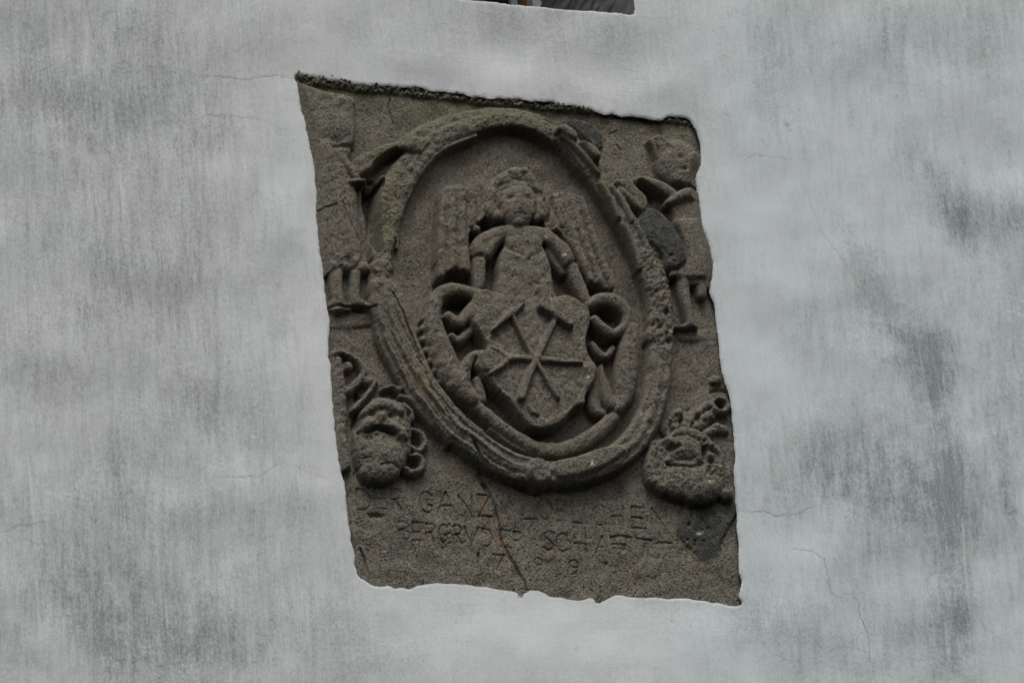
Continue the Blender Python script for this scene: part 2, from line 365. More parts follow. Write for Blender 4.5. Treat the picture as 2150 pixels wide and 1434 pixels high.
# head
blob(1081,412,60,54,18,26,HAIR,0,34)
stroke([(1034,405,14),(1048,382,16),(1080,370,18),(1110,376,15),(1126,398,12)], 24, 18, HAIR, detail=lambda u, v, q, s, t: 3*nz(N1, u, v))
stroke([(1034,398,14),(1032,425,16),(1036,446,15),(1050,455,11)], 26, 18, HAIR, detail=lambda u, v, q, s, t: 3*nz(N1, u, v))
stroke([(1130,400,12),(1134,428,13),(1136,448,12),(1130,458,9)], 24, 18, HAIR, detail=lambda u, v, q, s, t: 3*nz(N1, u, v))
blob(1086,362,26,14,30,16,HAIR); blob(1100,358,13,10,34,13,HAIR); blob(1074,360,12,9,34,12,HAIR); blob(1046,452,14,13,30,17,HAIR); blob(1137,450,12,13,28,16,HAIR)
blob(1091,424,41,51,26,27,ANG,0,46,2.3); blob(1068,440,13,13,36,11,ANG,0,46); blob(1114,440,13,13,36,11,ANG,0,46); blob(1091,462,15,11,36,12,ANG,0,46)
stroke([(1092,412,5),(1092,424,6),(1092,434,7)], 46, 9, ANG)
dent(1073,415,10,6,7,hs=50); dent(1110,415,10,6,7,hs=50); carve([(1080,449,2.5),(1092,448,3),(1104,449,2.5)], 2.5, hs=50)
carve([(1058,395,3),(1085,388,4),(1115,390,4),(1128,398,3)], 2.5, hs=50)
blob(1104,516,36,34,28,13,ANG); blob(1083,507,21,17,34,9,ANG); blob(1122,507,20,17,34,9,ANG)
carve([(1054,425,3),(1057,450,4),(1064,466,4)], 5, hs=46); carve([(1126,425,3),(1126,450,4),(1120,464,4)], 5, hs=46)

carve([(1016,395,5),(1014,425,6),(1024,458,6)], 12, hs=22, only=[WGL, 0]); carve([(1150,405,5),(1156,435,6),(1150,465,6)], 12, hs=22, only=[WGR, 0])
# ---- shield and the miners' tools on it
SHD = lab('shield')
SH_O = [(999,608),(1027,603),(1061,613),(1085,614),(1119,610),(1145,615),(1158,620),(1170,617),(1195,613),(1220,628),(1238,643),(1243,660),(1241,680),(1234,711),(1239,739),(1257,768),(1253,792),
        (1234,825),(1231,845),(1206,856),(1186,881),(1161,895),(1133,900),(1111,892),(1089,867),(1066,836),(1039,811),(1011,780),(1000,760),(1010,742),(1022,728),(1016,711),(1002,690),(991,672),(985,652),(994,635)]
poly(SH_O, 38, SHD, 7, 6, 90, hs=42, z0=0.6, detail=lambda u, v, s: 1.2*nz(N1, u, v))
def sink(pts, d):
    a_ = crom(P(np.array(pts, float), 44), 6, True); W_ = win(a_[:,0].min()-2, a_[:,1].min()-2, a_[:,0].max()+2, a_[:,1].max()+2)
    H[W_] -= d*sst(0, 5, poly_sd(a_, W_))
sink([(1034,700),(1060,676),(1080,664),(1100,700),(1116,742),(1076,746),(1062,738),(1046,722),(1030,714)], 5)
sink([(1036,790),(1060,768),(1080,758),(1116,758),(1108,790),(1092,836),(1066,826)], 4)
sink([(1140,758),(1220,764),(1236,790),(1215,840),(1180,868),(1150,880),(1118,872),(1104,845),(1120,790)], 3)
TOOLS = [lab('hammer'), lab('hammer_b'), lab('hammer_c')]
def tool(pts, z, label, sides=1.0): stroke(pts, 44, z, label, hs=50, power=4.0)
tool([(1166,668,7),(1148,708,7.5),(1128,750,7.5),(1110,790,8),(1096,832,9)], 11, TOOLS[0])
stroke([(1136,644,8),(1166,662,9),(1196,683,8)], 50, 12, TOOLS[0], hs=50, power=4)
tool([(1078,664,5),(1096,700,5),(1116,740,5),(1133,768,5),(1152,800,5),(1172,832,5)], 9, TOOLS[1])
stroke([(1098,640,4),(1080,654,8),(1062,668,7),(1036,692,4)], 47, 9, TOOLS[1], hs=48)
tool([(1068,751,6),(1095,750,6),(1122,752,6),(1150,754,6),(1190,758,5),(1222,759,3)], 8, TOOLS[2])
stroke([(1032,728,4),(1052,738,6),(1066,752,8),(1052,768,6),(1030,782,4)], 43, 8, TOOLS[2], hs=48)
poly([(1008,738),(1030,726),(1052,738),(1068,751),(1054,768),(1032,782),(1014,772)], 46, TOOLS[2], 8, 3, 20, hs=48)
stroke([(1112,850,4),(1118,862,5),(1130,866,4)], 42, 6, SHD, hs=46)
# worn scroll edge of the shield
carve([(1160,620,4),(1158,640,5)], 3, hs=44)

# ---- masks
MKL = lab('grotesque_mask_l'); MKR = lab('grotesque_mask_r')
rough = lambda u, v, s: 3.0*nz(N1, u, v) + 1.2*nz(N2, u, v)
stroke([(706,760,16),(712,820,18),(714,880,18),(716,930,16),(728,975,12)], 8, 16, MKL, detail=lambda u, v, q, s, t: 2*nz(N1, u, v))
stroke([(700,742,8),(714,738,7),(738,747,7),(757,762,8),(765,784,9),(748,806,10),(730,822,10)], 10, 15, MKL)
blob(732,768,12,12,8,14,MKL); blob(776,800,16,12,8,20,MKL,20); stroke([(790,800,7),(776,822,7),(762,838,8),(745,858,8)], 10, 16, MKL)
poly([(770,850),(785,832),(800,828),(830,836),(852,850),(866,890),(864,935),(848,980),(828,1003),(800,1009),(772,1000),(752,978),(744,940),(746,890),(758,868)], 22, MKL, 20, 8, 40, detail=rough)
blob(808,950,52,44,14,26,MKL,10); blob(802,980,44,30,12,26,MKL); blob(768,934,22,24,12,20,MKL); blob(848,936,19,26,12,20,MKL)
stroke([(764,894,10),(784,886,13),(810,888,13),(836,898,12),(852,916,9)], 26, 16, MKL)          # upper lip
stroke([(766,866,9),(786,850,11),(812,848,11),(842,862,10)], 24, 14, MKL)                      # brow
blob(803,872,13,14,32,16,MKL); blob(776,880,12,10,26,12,MKL); blob(834,882,13,10,26,12,MKL)
carve([(774,907,3.5),(788,899,5),(808,901,5),(830,910,4)], 13, hs=34)
dent(784,866,7,5,8,hs=38); dent(824,868,7,5,8,hs=38)
carve([(760,954,2.5),(780,957,3.5)], 5, hs=40); carve([(800,974,2.5),(818,969,3.5),(838,974,2.5)], 5, hs=40)
carve([(750,868,6),(748,890,7),(752,912,6)], 14, hs=14); carve([(748,822,6),(756,836,7)], 12, hs=14)
for pts in ([(836,816,7),(858,816,9),(874,834,6)], [(842,832,7),(864,842,8),(876,860,5)], [(848,850,7),(862,864,8),(868,882,6)],
            [(866,902,6),(884,910,8),(893,930,8),(880,946,8),(864,938,6)], [(866,956,6),(884,960,8),(888,980,8),(868,992,9),(854,984,7)], [(806,816,6),(824,812,7),(838,822,6)]):
    stroke(pts, 6, 19, MKL)
for x, y in ((872,926),(868,972),(856,872),(872,894)): dent(x, y, 5, 6, 9, hs=12)
# right mask
poly([(1370,926),(1362,968),(1364,1006),(1383,1028),(1408,1034),(1437,1042),(1456,1054),(1480,1052),(1505,1040),(1521,1027),(1524,990),(1517,962),(1500,940),(1487,920),(1456,902),(1425,905),(1400,914)], 22, MKR, 16, 8, 40, detail=rough)
stroke([(1376,932,12),(1368,965,13),(1372,1000,14),(1395,1020,14)], 16, 16, MKR, detail=lambda u, v, q, s, t: 2.5*nz(N1, u, v))
blob(1440,1000,66,42,14,24,MKR,5); blob(1478,1028,40,28,14,26,MKR,-12); blob(1436,935,50,30,18,20,MKR,8)
blob(1407,925,13,14,26,18,MKR); stroke([(1410,912,8),(1440,904,12),(1470,915,12),(1492,932,9)], 22, 16, MKR)
blob(1479,925,12,12,26,12,MKR); blob(1491,957,11,12,26,14,MKR); stroke([(1500,938,7),(1515,958,8),(1512,985,9)], 18, 16, MKR)
carve([(1402,970,3),(1430,973,4),(1455,975,4),(1475,968,5)], 9, hs=38); carve([(1478,942,7),(1480,960,6),(1492,970,5)], 12, hs=30)
carve([(1394,934,7),(1404,945,7),(1422,940,6)], 10, hs=26); dent(1478,925,4,4,8,hs=36)
for pts in ([(1420,896,13),(1414,878,14),(1426,866,11)], [(1440,892,13),(1448,874,14),(1464,862,11)], [(1464,896,12),(1478,882,14),(1494,870,12)],
            [(1484,910,11),(1502,898,13),(1522,900,11)], [(1472,860,8),(1488,848,9),(1500,842,7)], [(1400,906,10),(1396,894,10),(1406,882,8)]):
    stroke(pts, 4, 14, MKR, detail=lambda u, v, q, s, t: 4*nz(N1, u, v))
for x, y in ((1466,880),(1430,882),(1492,888),(1450,860)): dent(x, y, 6, 5, 9, hs=10)
stroke([(1506,836,6),(1522,838,7),(1530,850,7),(1520,862,7),(1505,862,7),(1498,850,6)], 8, 14, MKR); blob(1504,796,14,10,4,12,MKR)
dent(1514,850,7,6,8,hs=8); carve([(1494,822,4),(1510,818,5),(1524,822,4)], 6, hs=6)
blob(1529,1037,15,14,10,22,MKR); stroke([(1450,1055,5),(1480,1052,6),(1510,1038,6),(1525,1025,5)], 10, 12, MKR)

# ---- repair patches of dark mortar
PAT = lab('repair_patch_a'); PAT2 = lab('repair_patch_b'); PAT3 = lab('repair_patch_c')
PATCH_A = [(1345,445),(1360,432),(1385,438),(1413,465),(1430,495),(1440,520),(1445,545),(1434,560),(1412,568),(1396,562),(1389,540),(1375,524),(1352,503),(1343,470)]
poly(PATCH_A, 36, PAT, 12, 5, 30)
carve([(1390,520,3),(1402,534,4)], 3, hs=40); dent(1410,536,5,4,6,hs=40); blob(1415,543,5,4,40,4,PAT)
PATCH_B = [(1435,1065),(1426,1085),(1420,1102),(1424,1122),(1442,1142),(1460,1160),(1466,1172),(1485,1180),(1500,1178),(1508,1160),(1512,1140),(1525,1115),(1538,1093),(1546,1075),(1542,1058),(1500,1052),(1445,1058)]
poly(PATCH_B, 8, PAT2, 6, 1, 30)
for x, y, rr, d in ((1447,1100,4,5),(1467,1115,6,4),(1443,1132,2.5,4),(1460,1134,2.5,4),(1459,1142,2.5,4),(1452,1084,2.5,3),(1475,1092,2.5,3),(1486,1108,3,3),(1500,1085,2.5,3),(1478,1135,2.5,3)): dent(x, y, rr*1.1, rr*1.1, d*1.9, hs=8)
stroke([(1478,1160,2),(1483,1152,2),(1494,1149,2),(1504,1155,2),(1506,1164,2)], 6, 4, PAT2)
poly([(1192,252),(1215,250),(1240,258),(1258,275),(1268,298),(1262,312),(1240,300),(1218,282),(1196,262)], 10, PAT3, 6, 1, 30)

# eroded masks and flanks are lumpy
N5 = spec((NY, NX), 3.0, 24, 2.0, 5)
H += 0.9*N5*blur(np.isin(LAB, [MKL, MKR]).astype(float), 2.0)
H += 1.6*N5*blur(((LAB == WRE) & (U > 1330) & (V > 540) & (V < 760)).astype(float), 2.0)
# nothing of the carving stands in front of the plaster border
oa0 = crom(P(np.array(OPEN, float), 12), 8, True); sd0 = poly_sd(oa0, (slice(0, NY), slice(0, NX)))
Hm = 9 + 1.3*np.maximum(sd0, 0) + 500*sst(28, 60, sd0)
H[:] = np.where(H > Hm, Hm + 0.15*(H - Hm), H)
# ---- rubble of bedding mortar left along the top
MOR = lab('top_mortar')
BAND = [(612,150),(680,155),(760,172),(860,182),(960,190),(1080,206),(1180,216),(1262,232),(1258,241),(1200,235),(1130,230),(1060,222),(1000,219),(940,210),(880,206),(820,197),(770,195),(735,190),(700,183),(650,180),(615,176)]
poly(BAND, 9, MOR, 5, 2, 12, detail=lambda u, v, s: 5.5*nz(N2, u, v) + 4*nz(N1, u, v), z0=0.2)
poly([(1246,232),(1330,240),(1388,250),(1408,239),(1445,246),(1462,266),(1432,262),(1402,258),(1330,251),(1250,245)], 5, MOR, 4, 2, 8, detail=lambda u, v, s: 5*nz(N2, u, v) + 3*nz(N1, u, v), z0=0.2)
# ---- weathering: soften everything a little
Hs = blur(H, 1.1); H[:] = 0.5*blur(H, 0.55) + 0.5*Hs
H += 0.6*N1 + 0.5*N2 + 0.22*N4
pm = np.isin(LAB, [PAT, PAT2, PAT3])
H += pm*(0.5*N1)
# pits of the porous stone
pits = spec((NY, NX), 2.2, 9, 0.0, 21)
H -= 3.2*sst(1.5, 2.6, pits)*np.where(pm, 0.7, 0.7 + 0.5*sst(900, 1050, V))
pits2 = spec((NY, NX), 4.0, 14, 0.0, 22)
H -= 4.0*sst(2.0, 3.0, pits2)*np.where(pm, 0.5, 1.0)

# ---- inscription, cut into the slab
LET = []
def glyph(x, y, ch, wd, ht, dep=3.4, r=2.5, sk=0.04):
    l = lab('letter_%d' % len(LET)); LET.append(l)
    G = {'D': [[(0,0),(0,1)],[(0,0),(.6,.05),(1,.4),(.95,.75),(.5,1),(0,1)]], 'E': [[(0,0),(0,1)],[(0,0),(1,0)],[(0,.5),(.8,.5)],[(0,1),(1,1)]],
         'R': [[(0,0),(0,1)],[(0,0),(.7,0),(1,.22),(.7,.46),(0,.5)],[(.3,.5),(1,1)]], 'G': [[(1,.15),(.6,0),(.2,.12),(0,.5),(.15,.85),(.55,1),(.95,.85),(.95,.6)],[(.6,.58),(1,.58)]],
         'A': [[(0,1),(.5,0)],[(.5,0),(1,1)],[(.22,.65),(.8,.65)]], 'N': [[(0,1),(0,0)],[(0,0),(1,1)],[(1,1),(1,0)]], 'Z': [[(0,0),(1,0)],[(1,0),(0.1,1)],[(0.1,1),(1.1,1)]],
         'L': [[(0,0),(0,1)],[(0,1),(1,1)]], 'O': [[(.5,0),(.05,.3),(.05,.7),(.5,1),(.95,.7),(.95,.3),(.5,0)]], 'B': [[(0,0),(0,1)],[(0,0),(.8,.05),(.85,.35),(0,.48)],[(0,.48),(1,.6),(.95,.95),(0,1)]],
         'I': [[(0,0),(0,1)]], 'C': [[(1,.12),(.6,0),(.15,.15),(0,.5),(.15,.88),(.6,1),(1,.88)]], 'H': [[(0,0),(0,1)],[(1,0),(1,1)],[(0,.5),(1,.5)]],
         'V': [[(0,0),(.5,1)],[(.5,1),(1,0)]], 'S': [[(1,.12),(.5,0),(.05,.2),(.5,.48),(1,.75),(.5,1),(0,.88)]], 'F': [[(0,0),(0,1)],[(0,0),(1,0)],[(0,.45),(.8,.45)]], 'T': [[(.5,0),(.5,1)],[(0,0),(1,0)]],
         '1': [[(0,0),(0,1)],[(0,0),(-.3,.2)]], '9': [[(.9,.3),(.5,0),(0,.25),(.3,.5),(.8,.45),(.9,.3),(.8,.7),(.3,1)]], '7': [[(0,0),(1,0)],[(1,0),(.3,1)]]}[ch]
    for st in G:
        pts = [(x + a*wd + b*ht*sk, y + b*ht + a*wd*0.08, r) for a, b in st]
        carve(pts, 0.92*dep*(0.8 + 0.3*rng.random()), label=l)
for x, y, c, wd, d in ((749,1027,'D',28,3.4),(786,1025,'E',26,2.6),(820,1027,'R',22,3.0),(880,1032,'G',28,4.2),(918,1033,'A',34,4.2),(962,1040,'N',28,4.0),(1000,1041,'Z',28,4.4),(1041,1043,'N',26,3.0),
                       (1097,1046,'L',26,3.4),(1127,1048,'O',30,3.4),(1168,1052,'B',20,2.4),(1199,1055,'L',22,3.4),(1226,1058,'I',1,3.6),(1244,1060,'C',26,3.4),(1283,1062,'H',24,3.2),(1325,1065,'E',28,4.2),(1368,1068,'N',30,3.0)):
    glyph(x, y, c, wd, 43, d)
for x, y, c, wd, d in ((838,1094,'B',20,2.0),(866,1097,'E',20,3.2),(894,1100,'R',18,3.6),(921,1102,'G',16,3.8),(940,1103,'B',9,2.4),(953,1104,'R',16,3.4),(974,1106,'V',30,4.2),(1013,1110,'D',20,3.2),(1052,1112,'E',20,2.6),(1080,1114,'R',18,3.0),
                       (1140,1117,'S',22,3.0),(1167,1121,'C',22,3.4),(1205,1123,'H',24,2.6),(1250,1126,'A',26,3.0),(1282,1128,'F',36,3.8),(1335,1131,'T',34,3.6)):
    glyph(x, y, c, wd, 36, d)
for x, y, c, wd, d in ((1005,1162,'1',10,4.4),(1036,1164,'7',22,3.4),(1120,1170,'9',22,3.2),(1194,1175,'9',24,4.4)):
    glyph(x, y, c, wd, 30, d)

# ---- cracks and chips in the stone
carve([(985,945,3),(1003,985,4),(1012,1010,5),(1022,1030,5),(1031,1046,3.5),(1037,1065,3.5),(1047,1095,3),(1052,1125,3),(1060,1150,3.5),(1076,1180,4),(1095,1215,4),(1104,1240,3)], 7)
dent(1018,1020,4,7,9,-30); carve([(1000,1000,3),(1018,1032,3)], 5)
carve([(686,650,3),(720,652,4),(760,654,4),(782,656,3)], 8, hs=6)
carve([(664,438,1.8),(690,436,1.8),(706,433,1.6)], 4, hs=26)
carve([(712,416,2.5),(724,436,3),(738,470,3),(752,500,2.5),(764,526,2)], 3, hs=28)
carve([(757,1150,2.5),(766,1172,3),(773,1202,3)], 6); dent(790,1083,16,5,9,8); dent(778,1085,6,5,6)
carve([(1284,1127,1.8),(1304,1126,2.4),(1326,1131,2)], 3); carve([(1383,1138,2.2),(1410,1141,2)], 3.5)
dent(1152,1180,12,9,5); dent(1273,1183,3.5,3.5,5); dent(1383,1172,5,5,4); dent(1306,1155,8,6,4); dent(1310,1152,3,5,4)
carve([(822,205,1.6),(819,225,2),(828,258,2)], 5, hs=10); carve([(980,780,2),(985,800,2)], 4, hs=30)
for pts in ([(828,612,1.8),(846,650,2),(868,705,1.8)], [(905,808,1.6),(930,845,2),(952,878,1.6)], [(940,862,1.5),(960,890,1.8)], [(862,690,1.5),(876,728,1.8),(884,750,1.4)], [(980,905,2),(1000,930,2.5),(1012,955,2)]):
    carve(pts, 6, hs=40)
carve([(1294,305,1.5),(1304,316,2)], 4); carve([(1280,282,2),(1296,276,2)], 3)

# ------------------------------------------------------------------ colours of the stone (matter, not light)
paint(MOSS, 980, 240, 170, 26, 1.0, 4, 20); paint(MOSS, 850, 300, 60, 25, 0.95, -15, 25); paint(MOSS, 790, 330, 50, 28, 0.75, -20, 20); paint(MOSS, 820, 460, 28, 80, 0.8, 12, 30)
paint(MOSS, 1110, 245, 70, 20, 0.9, 5, 20); paint(MOSS, 1260, 370, 40, 22, 0.8, 40, 20); paint(MOSS, 1335, 405, 35, 22, 0.9, 40, 30); paint(MOSS, 1440, 275, 60, 14, 0.8, 8, 8)
paint(MOSS, 960, 612, 45, 12, 0.9, 0, 30); paint(MOSS, 1310, 640, 25, 16, 0.7, 40, 30); paint(MOSS, 730, 190, 100, 14, 0.9, 4, 10); paint(MOSS, 1080, 375, 45, 14, 0.7, 0, 40)
paint(MOSS, 1455, 345, 20, 22, 0.6, 0, 25); paint(MOSS, 860, 780, 30, 120, 0.35, -28, 30)
paint(PALE, 1090, 355, 20, 12, 0.9, 0, 45); paint(PALE, 1190, 264, 22, 8, 0.7, 20, 40); paint(PALE, 1245, 302, 16, 8, 0.6, 40, 40); paint(PALE, 790, 378, 14, 5, 0.8, 0, 30)
paint(PALE, 826, 470, 14, 50, 0.5, 10, 30); paint(PALE, 845, 620, 10, 30, 0.5, -25, 36); paint(PALE, 700, 210, 40, 14, 0.35, 0, 10); paint(PALE, 715, 920, 8, 60, 0.5, -5, 20)
paint(PALE, 885, 770, 11, 130, 0.4, -30, 38); paint(PALE, 1340, 870, 14, 22, 0.45, 30, 35); paint(PALE, 1130, 780, 95, 80, 0.3, 0, 40); paint(PALE, 1000, 1150, 400, 90, 0.22, 4, 0); paint(PALE, 1440, 1010, 60, 30, 0.3, 0, 30)
paint(RUST, 1012, 1062, 7, 26, 0.4, -8); paint(RUST, 1030, 1110, 14, 18, 0.55, -30); paint(RUST, 1052, 1140, 9, 24, 0.6, -30); paint(RUST, 962, 975, 14, 8, 0.5, 45); paint(RUST, 722, 440, 10, 30, 0.3, -25, 25)
paint(RUST, 880, 800, 12, 30, 0.4, -28, 36); paint(RUST, 1158, 250, 10, 5, 0.8, 0, 10); paint(RUST, 700, 590, 6, 25, 0.4, 0, 10)
for pl, hh in ((PATCH_A, 36), (PATCH_B, 6), ([(1192,252),(1215,250),(1240,258),(1258,275),(1268,298),(1262,312),(1240,300),(1218,282),(1196,262)], 10)):
    a = crom(P(np.array(pl, float), hh), 6, True); Wd = win(a[:,0].min()-8, a[:,1].min()-8, a[:,0].max()+8, a[:,1].max()+8)
    DARK[Wd] = np.maximum(DARK[Wd], sst(-5, 5, poly_sd(a, Wd) + 7*N1[Wd]))
a = crom(P(np.array([(1448,1030),(1470,1018),(1500,1016),(1515,1030),(1545,1030),(1545,1055),(1500,1058),(1450,1058)], float), 25), 6, True)
Wd = win(a[:,0].min()-8, a[:,1].min()-8, a[:,0].max()+8, a[:,1].max()+8); DARK[Wd] = np.maximum(DARK[Wd], 0.85*sst(-4, 5, poly_sd(a, Wd) + 3*N1[Wd]))
paint(DARK, 1300, 1028, 16, 22, 0.8, 0); paint(DARK, 890, 1180, 18, 26, 0.5, 20); paint(DARK, 840, 1120, 40, 18, 0.4, -50); paint(DARK, 830, 1160, 40, 16, 0.4, 0)
paint(DARK, 1330, 620, 40, 60, 0.35, 0, 10); paint(DARK, 1320, 800, 22, 50, 0.35, 0, 35); paint(DARK, 1155, 1180, 14, 12, 0.5)
C0 = np.array([.127, .122, .102]); C_red = np.array([.138, .119, .098]); C_grn = np.array([.110, .114, .094]); C_moss = np.array([.100, .104, .062])
C_dark = np.array([.040, .042, .041]); C_pale = np.array([.205, .195, .165]); C_rust = np.array([.20, .115, .058])
B1 = spec((NY, NX), 18, 140, 1.8, 31); B2 = spec((NY, NX), 5, 40, 1.2, 32); B3 = spec((NY, NX), 1.2, 8, 0.4, 33); B4 = spec((NY, NX), 1.2, 8, 0.4, 34)
col = np.broadcast_to(C0, (NY, NX, 3)).copy()
def mixc(col, c, m): return col + (c - col)*np.clip(m, 0, 1)[..., None]
PALE = np.clip(PALE + 0.55*sst(1.9, 2.6, spec((NY, NX), 3, 14, 0.5, 35))*sst(1000, 500, V), 0, 1)
red_bias = 0.35*sst(1000, 700, V)*sst(300, 420, V) - 0.25*sst(950, 1100, V)
col = mixc(col, C_red, sst(-0.3, 1.6, B1*0.7 + B2*0.5 + red_bias*2)*0.8)
col = mixc(col, C_grn, sst(0.1, 1.6, -B1*0.5 + B4*0.5 + B2*0.3)*0.8)
col = mixc(col, C_pale, np.clip(PALE*(0.75 + 0.45*B2), 0, 1)*0.85)
col = mixc(col, C_moss, np.clip(MOSS*(0.9 + 0.5*B2), 0, 1)*0.8)
col = mixc(col, C_rust, np.clip(RUST*(0.8 + 0.5*B2), 0, 1)*0.9)
col = mixc(col, C_dark, DARK*np.clip(0.86 + 0.16*B2 + 0.1*B1, 0.3, 1))
# grains: light crystals and dark specks
col *= (1 + 0.08*B2)[..., None].clip(0.35, 1.9)
WHT = np.zeros((NY, NX))                      # a few bird droppings and lime splashes
for x, y, rx, ry, an_, hh in ((1185,536,3.5,3,0,38),(1240,976,4,5,0,40),(806,1158,4,1.6,-10,0),(1158,622,1.6,7,-15,42),(1467,1118,5,5,0,4),(1235,790,3,2.5,0,42),(1490,1008,1.4,6,0,36),(703,654,7,2,0,6),(1146,500,4,2.5,30,36),(930,936,2.5,2.5,0,10)):
    paint(WHT, x, y, rx, ry, 0.9, an_, hh)
col = mixc(col, np.array([.50, .50, .46]), WHT)
col = np.clip(col, 0.01, 0.9)

# ------------------------------------------------------------------ materials
def mat(name):
    m = bpy.data.materials.new(name); m.use_nodes = True
    n = m.node_tree; n.nodes.clear()
    o = n.nodes.new('ShaderNodeOutputMaterial'); b = n.nodes.new('ShaderNodeBsdfPrincipled')
    n.links.new(b.outputs[0], o.inputs[0]); b.inputs['Roughness'].default_value = 0.9
    b.inputs['Specular IOR Level'].default_value = 0.2
    return m, n, b
def noise(n, scale, detail=4, rough=0.6, vec=None):
    t = n.nodes.new('ShaderNodeTexNoise'); t.inputs['Scale'].default_value = scale
    t.inputs['Detail'].default_value = detail; t.inputs['Roughness'].default_value = rough
    if vec is not None: n.links.new(vec, t.inputs['Vector'])
    return t.outputs['Fac']
def ramp(n, fac, a, b, lo=0.0, hi=1.0):
    t = n.nodes.new('ShaderNodeMapRange'); t.inputs[1].default_value = a; t.inputs[2].default_value = b
    t.inputs[3].default_value = lo; t.inputs[4].default_value = hi
    n.links.new(fac, t.inputs[0]); return t.outputs[0]
def mth(n, op, a, b):
    t = n.nodes.new('ShaderNodeMath'); t.operation = op
    for i, x in enumerate((a, b)):
        if isinstance(x, (int, float)): t.inputs[i].default_value = x
        else: n.links.new(x, t.inputs[i])
    return t.outputs[0]
def mixn(n, fac, a, b, blend='MIX'):
    t = n.nodes.new('ShaderNodeMix'); t.data_type = 'RGBA'; t.blend_type = blend
    for idx, x in ((0, fac), (6, a), (7, b)):
        if isinstance(x, (int, float)): t.inputs[idx].default_value = x
        elif isinstance(x, tuple): t.inputs[idx].default_value = (*x, 1)
        else: n.links.new(x, t.inputs[idx])
    return t.outputs[2]
def attr(n, name, fac=False):
    t = n.nodes.new('ShaderNodeAttribute'); t.attribute_name = name
    return t.outputs['Fac' if fac else 'Color']
def coords(n, scale=(1, 1, 1), rot=(0, 0, 0)):
    c = n.nodes.new('ShaderNodeNewGeometry'); mp = n.nodes.new('ShaderNodeMapping')
    mp.inputs['Scale'].default_value = scale; mp.inputs['Rotation'].default_value = rot
    n.links.new(c.outputs['Position'], mp.inputs[0]); return mp.outputs[0]
def bump(n, b, hgt, strength, dist):
    t = n.nodes.new('ShaderNodeBump'); t.inputs['Strength'].default_value = strength; t.inputs['Distance'].default_value = dist
    n.links.new(hgt, t.inputs['Height']); n.links.new(t.outputs[0], b.inputs['Normal'])

STONE, n, b = mat('weathered_tuff')
v = coords(n)
f1 = noise(n, 330, 3, 0.75, v); f2 = noise(n, 800, 2, 0.6, v); f3 = noise(n, 190, 3, 0.75, v); f4 = noise(n, 260, 2, 0.6, coords(n, (1, 1, 1), (0.7, 0.4, 1.1))); f5 = noise(n, 120, 3, 0.7, v)
c = mixn(n, 1.0, attr(n, 'tint'), mixn(n, ramp(n, f1, 0.32, 0.68), (0.60, 0.60, 0.59), (1.44, 1.40, 1.35)), 'MULTIPLY')
c = mixn(n, 1.0, c, mixn(n, ramp(n, f5, 0.32, 0.68), (0.78, 0.78, 0.78), (1.24, 1.23, 1.21)), 'MULTIPLY')
c = mixn(n, 1.0, c, mixn(n, ramp(n, f4, 0.32, 0.68), (0.93, 1.05, 0.99), (1.11, 0.96, 0.95)), 'MULTIPLY')
c = mixn(n, ramp(n, f3, 0.58, 0.68, 0.0, 0.8), c, (0.026, 0.025, 0.023))
c = mixn(n, ramp(n, f2, 0.68, 0.76, 0.0, 0.6), c, (0.30, 0.29, 0.26))
n.links.new(c, b.inputs['Base Color'])
bump(n, b, mth(n, 'ADD', mth(n, 'ADD', f1, mth(n, 'MULTIPLY', f2, 0.5)), mth(n, 'MULTIPLY', f3, -1.0)), 1.0, 0.0032)

PLASTER, n, b = mat('limewash_plaster')
pos = coords(n)
vs = coords(n, (260, 260, 26)); hsn = coords(n, (13, 13, 170)); vs2 = coords(n, (90, 90, 7))
grain = noise(n, 260, 4, 0.8, pos); fine = noise(n, 800, 2, 0.6, pos); cloud = noise(n, 9, 5, 0.6, pos); blot = noise(n, 55, 5, 0.65, pos)
sv = noise(n, 1.0, 3, 0.6, vs); sh = noise(n, 1.0, 6, 0.8, hsn); sv2 = noise(n, 1.0, 4, 0.6, vs2)
brush = attr(n, 'brush', True); dirt = attr(n, 'dirt', True); grime = attr(n, 'grime', True); crack = attr(n, 'crack', True); cool = attr(n, 'cool', True)
st = mixn(n, mth(n, 'MULTIPLY', brush, 0.65), sv, sh)
# amount of dirt: stain map broken up by streaks and grains
d = mth(n, 'ADD', dirt, mth(n, 'MULTIPLY', mth(n, 'SUBTRACT', sv2, 0.5), mth(n, 'ADD', 0.25, mth(n, 'MULTIPLY', dirt, 0.8))))
d = mth(n, 'ADD', d, mth(n, 'MULTIPLY', mth(n, 'SUBTRACT', st, 0.5), mth(n, 'ADD', 0.28, mth(n, 'MULTIPLY', dirt, 0.9))))
d = mth(n, 'ADD', d, mth(n, 'MULTIPLY', mth(n, 'SUBTRACT', grain, 0.5), mth(n, 'ADD', 0.62, mth(n, 'MULTIPLY', dirt, 1.9))))
d = mth(n, 'ADD', d, mth(n, 'MULTIPLY', mth(n, 'SUBTRACT', blot, 0.5), 0.18))
d = ramp(n, d, 0.0, 1.0)
base = mixn(n, ramp(n, cloud, 0.35, 0.65), (0.455, 0.463, 0.461), (0.468, 0.470, 0.466))
base = mixn(n, cool, base, (0.43, 0.462, 0.466))
dcol = mixn(n, cool, (0.20, 0.202, 0.198), (0.168, 0.195, 0.194))
c = mixn(n, d, base, dcol)
c = mixn(n, grime, c, mixn(n, ramp(n, blot, 0.4, 0.6), (0.045, 0.043, 0.030), (0.13, 0.12, 0.085)))
c = mixn(n, crack, c, (0.10, 0.10, 0.095))
n.links.new(c, b.inputs['Base Color'])
hh = mth(n, 'ADD', mth(n, 'MULTIPLY', st, 0.9), mth(n, 'ADD', grain, mth(n, 'MULTIPLY', fine, 0.5)))
bump(n, b, hh, 0.55, 0.0016)

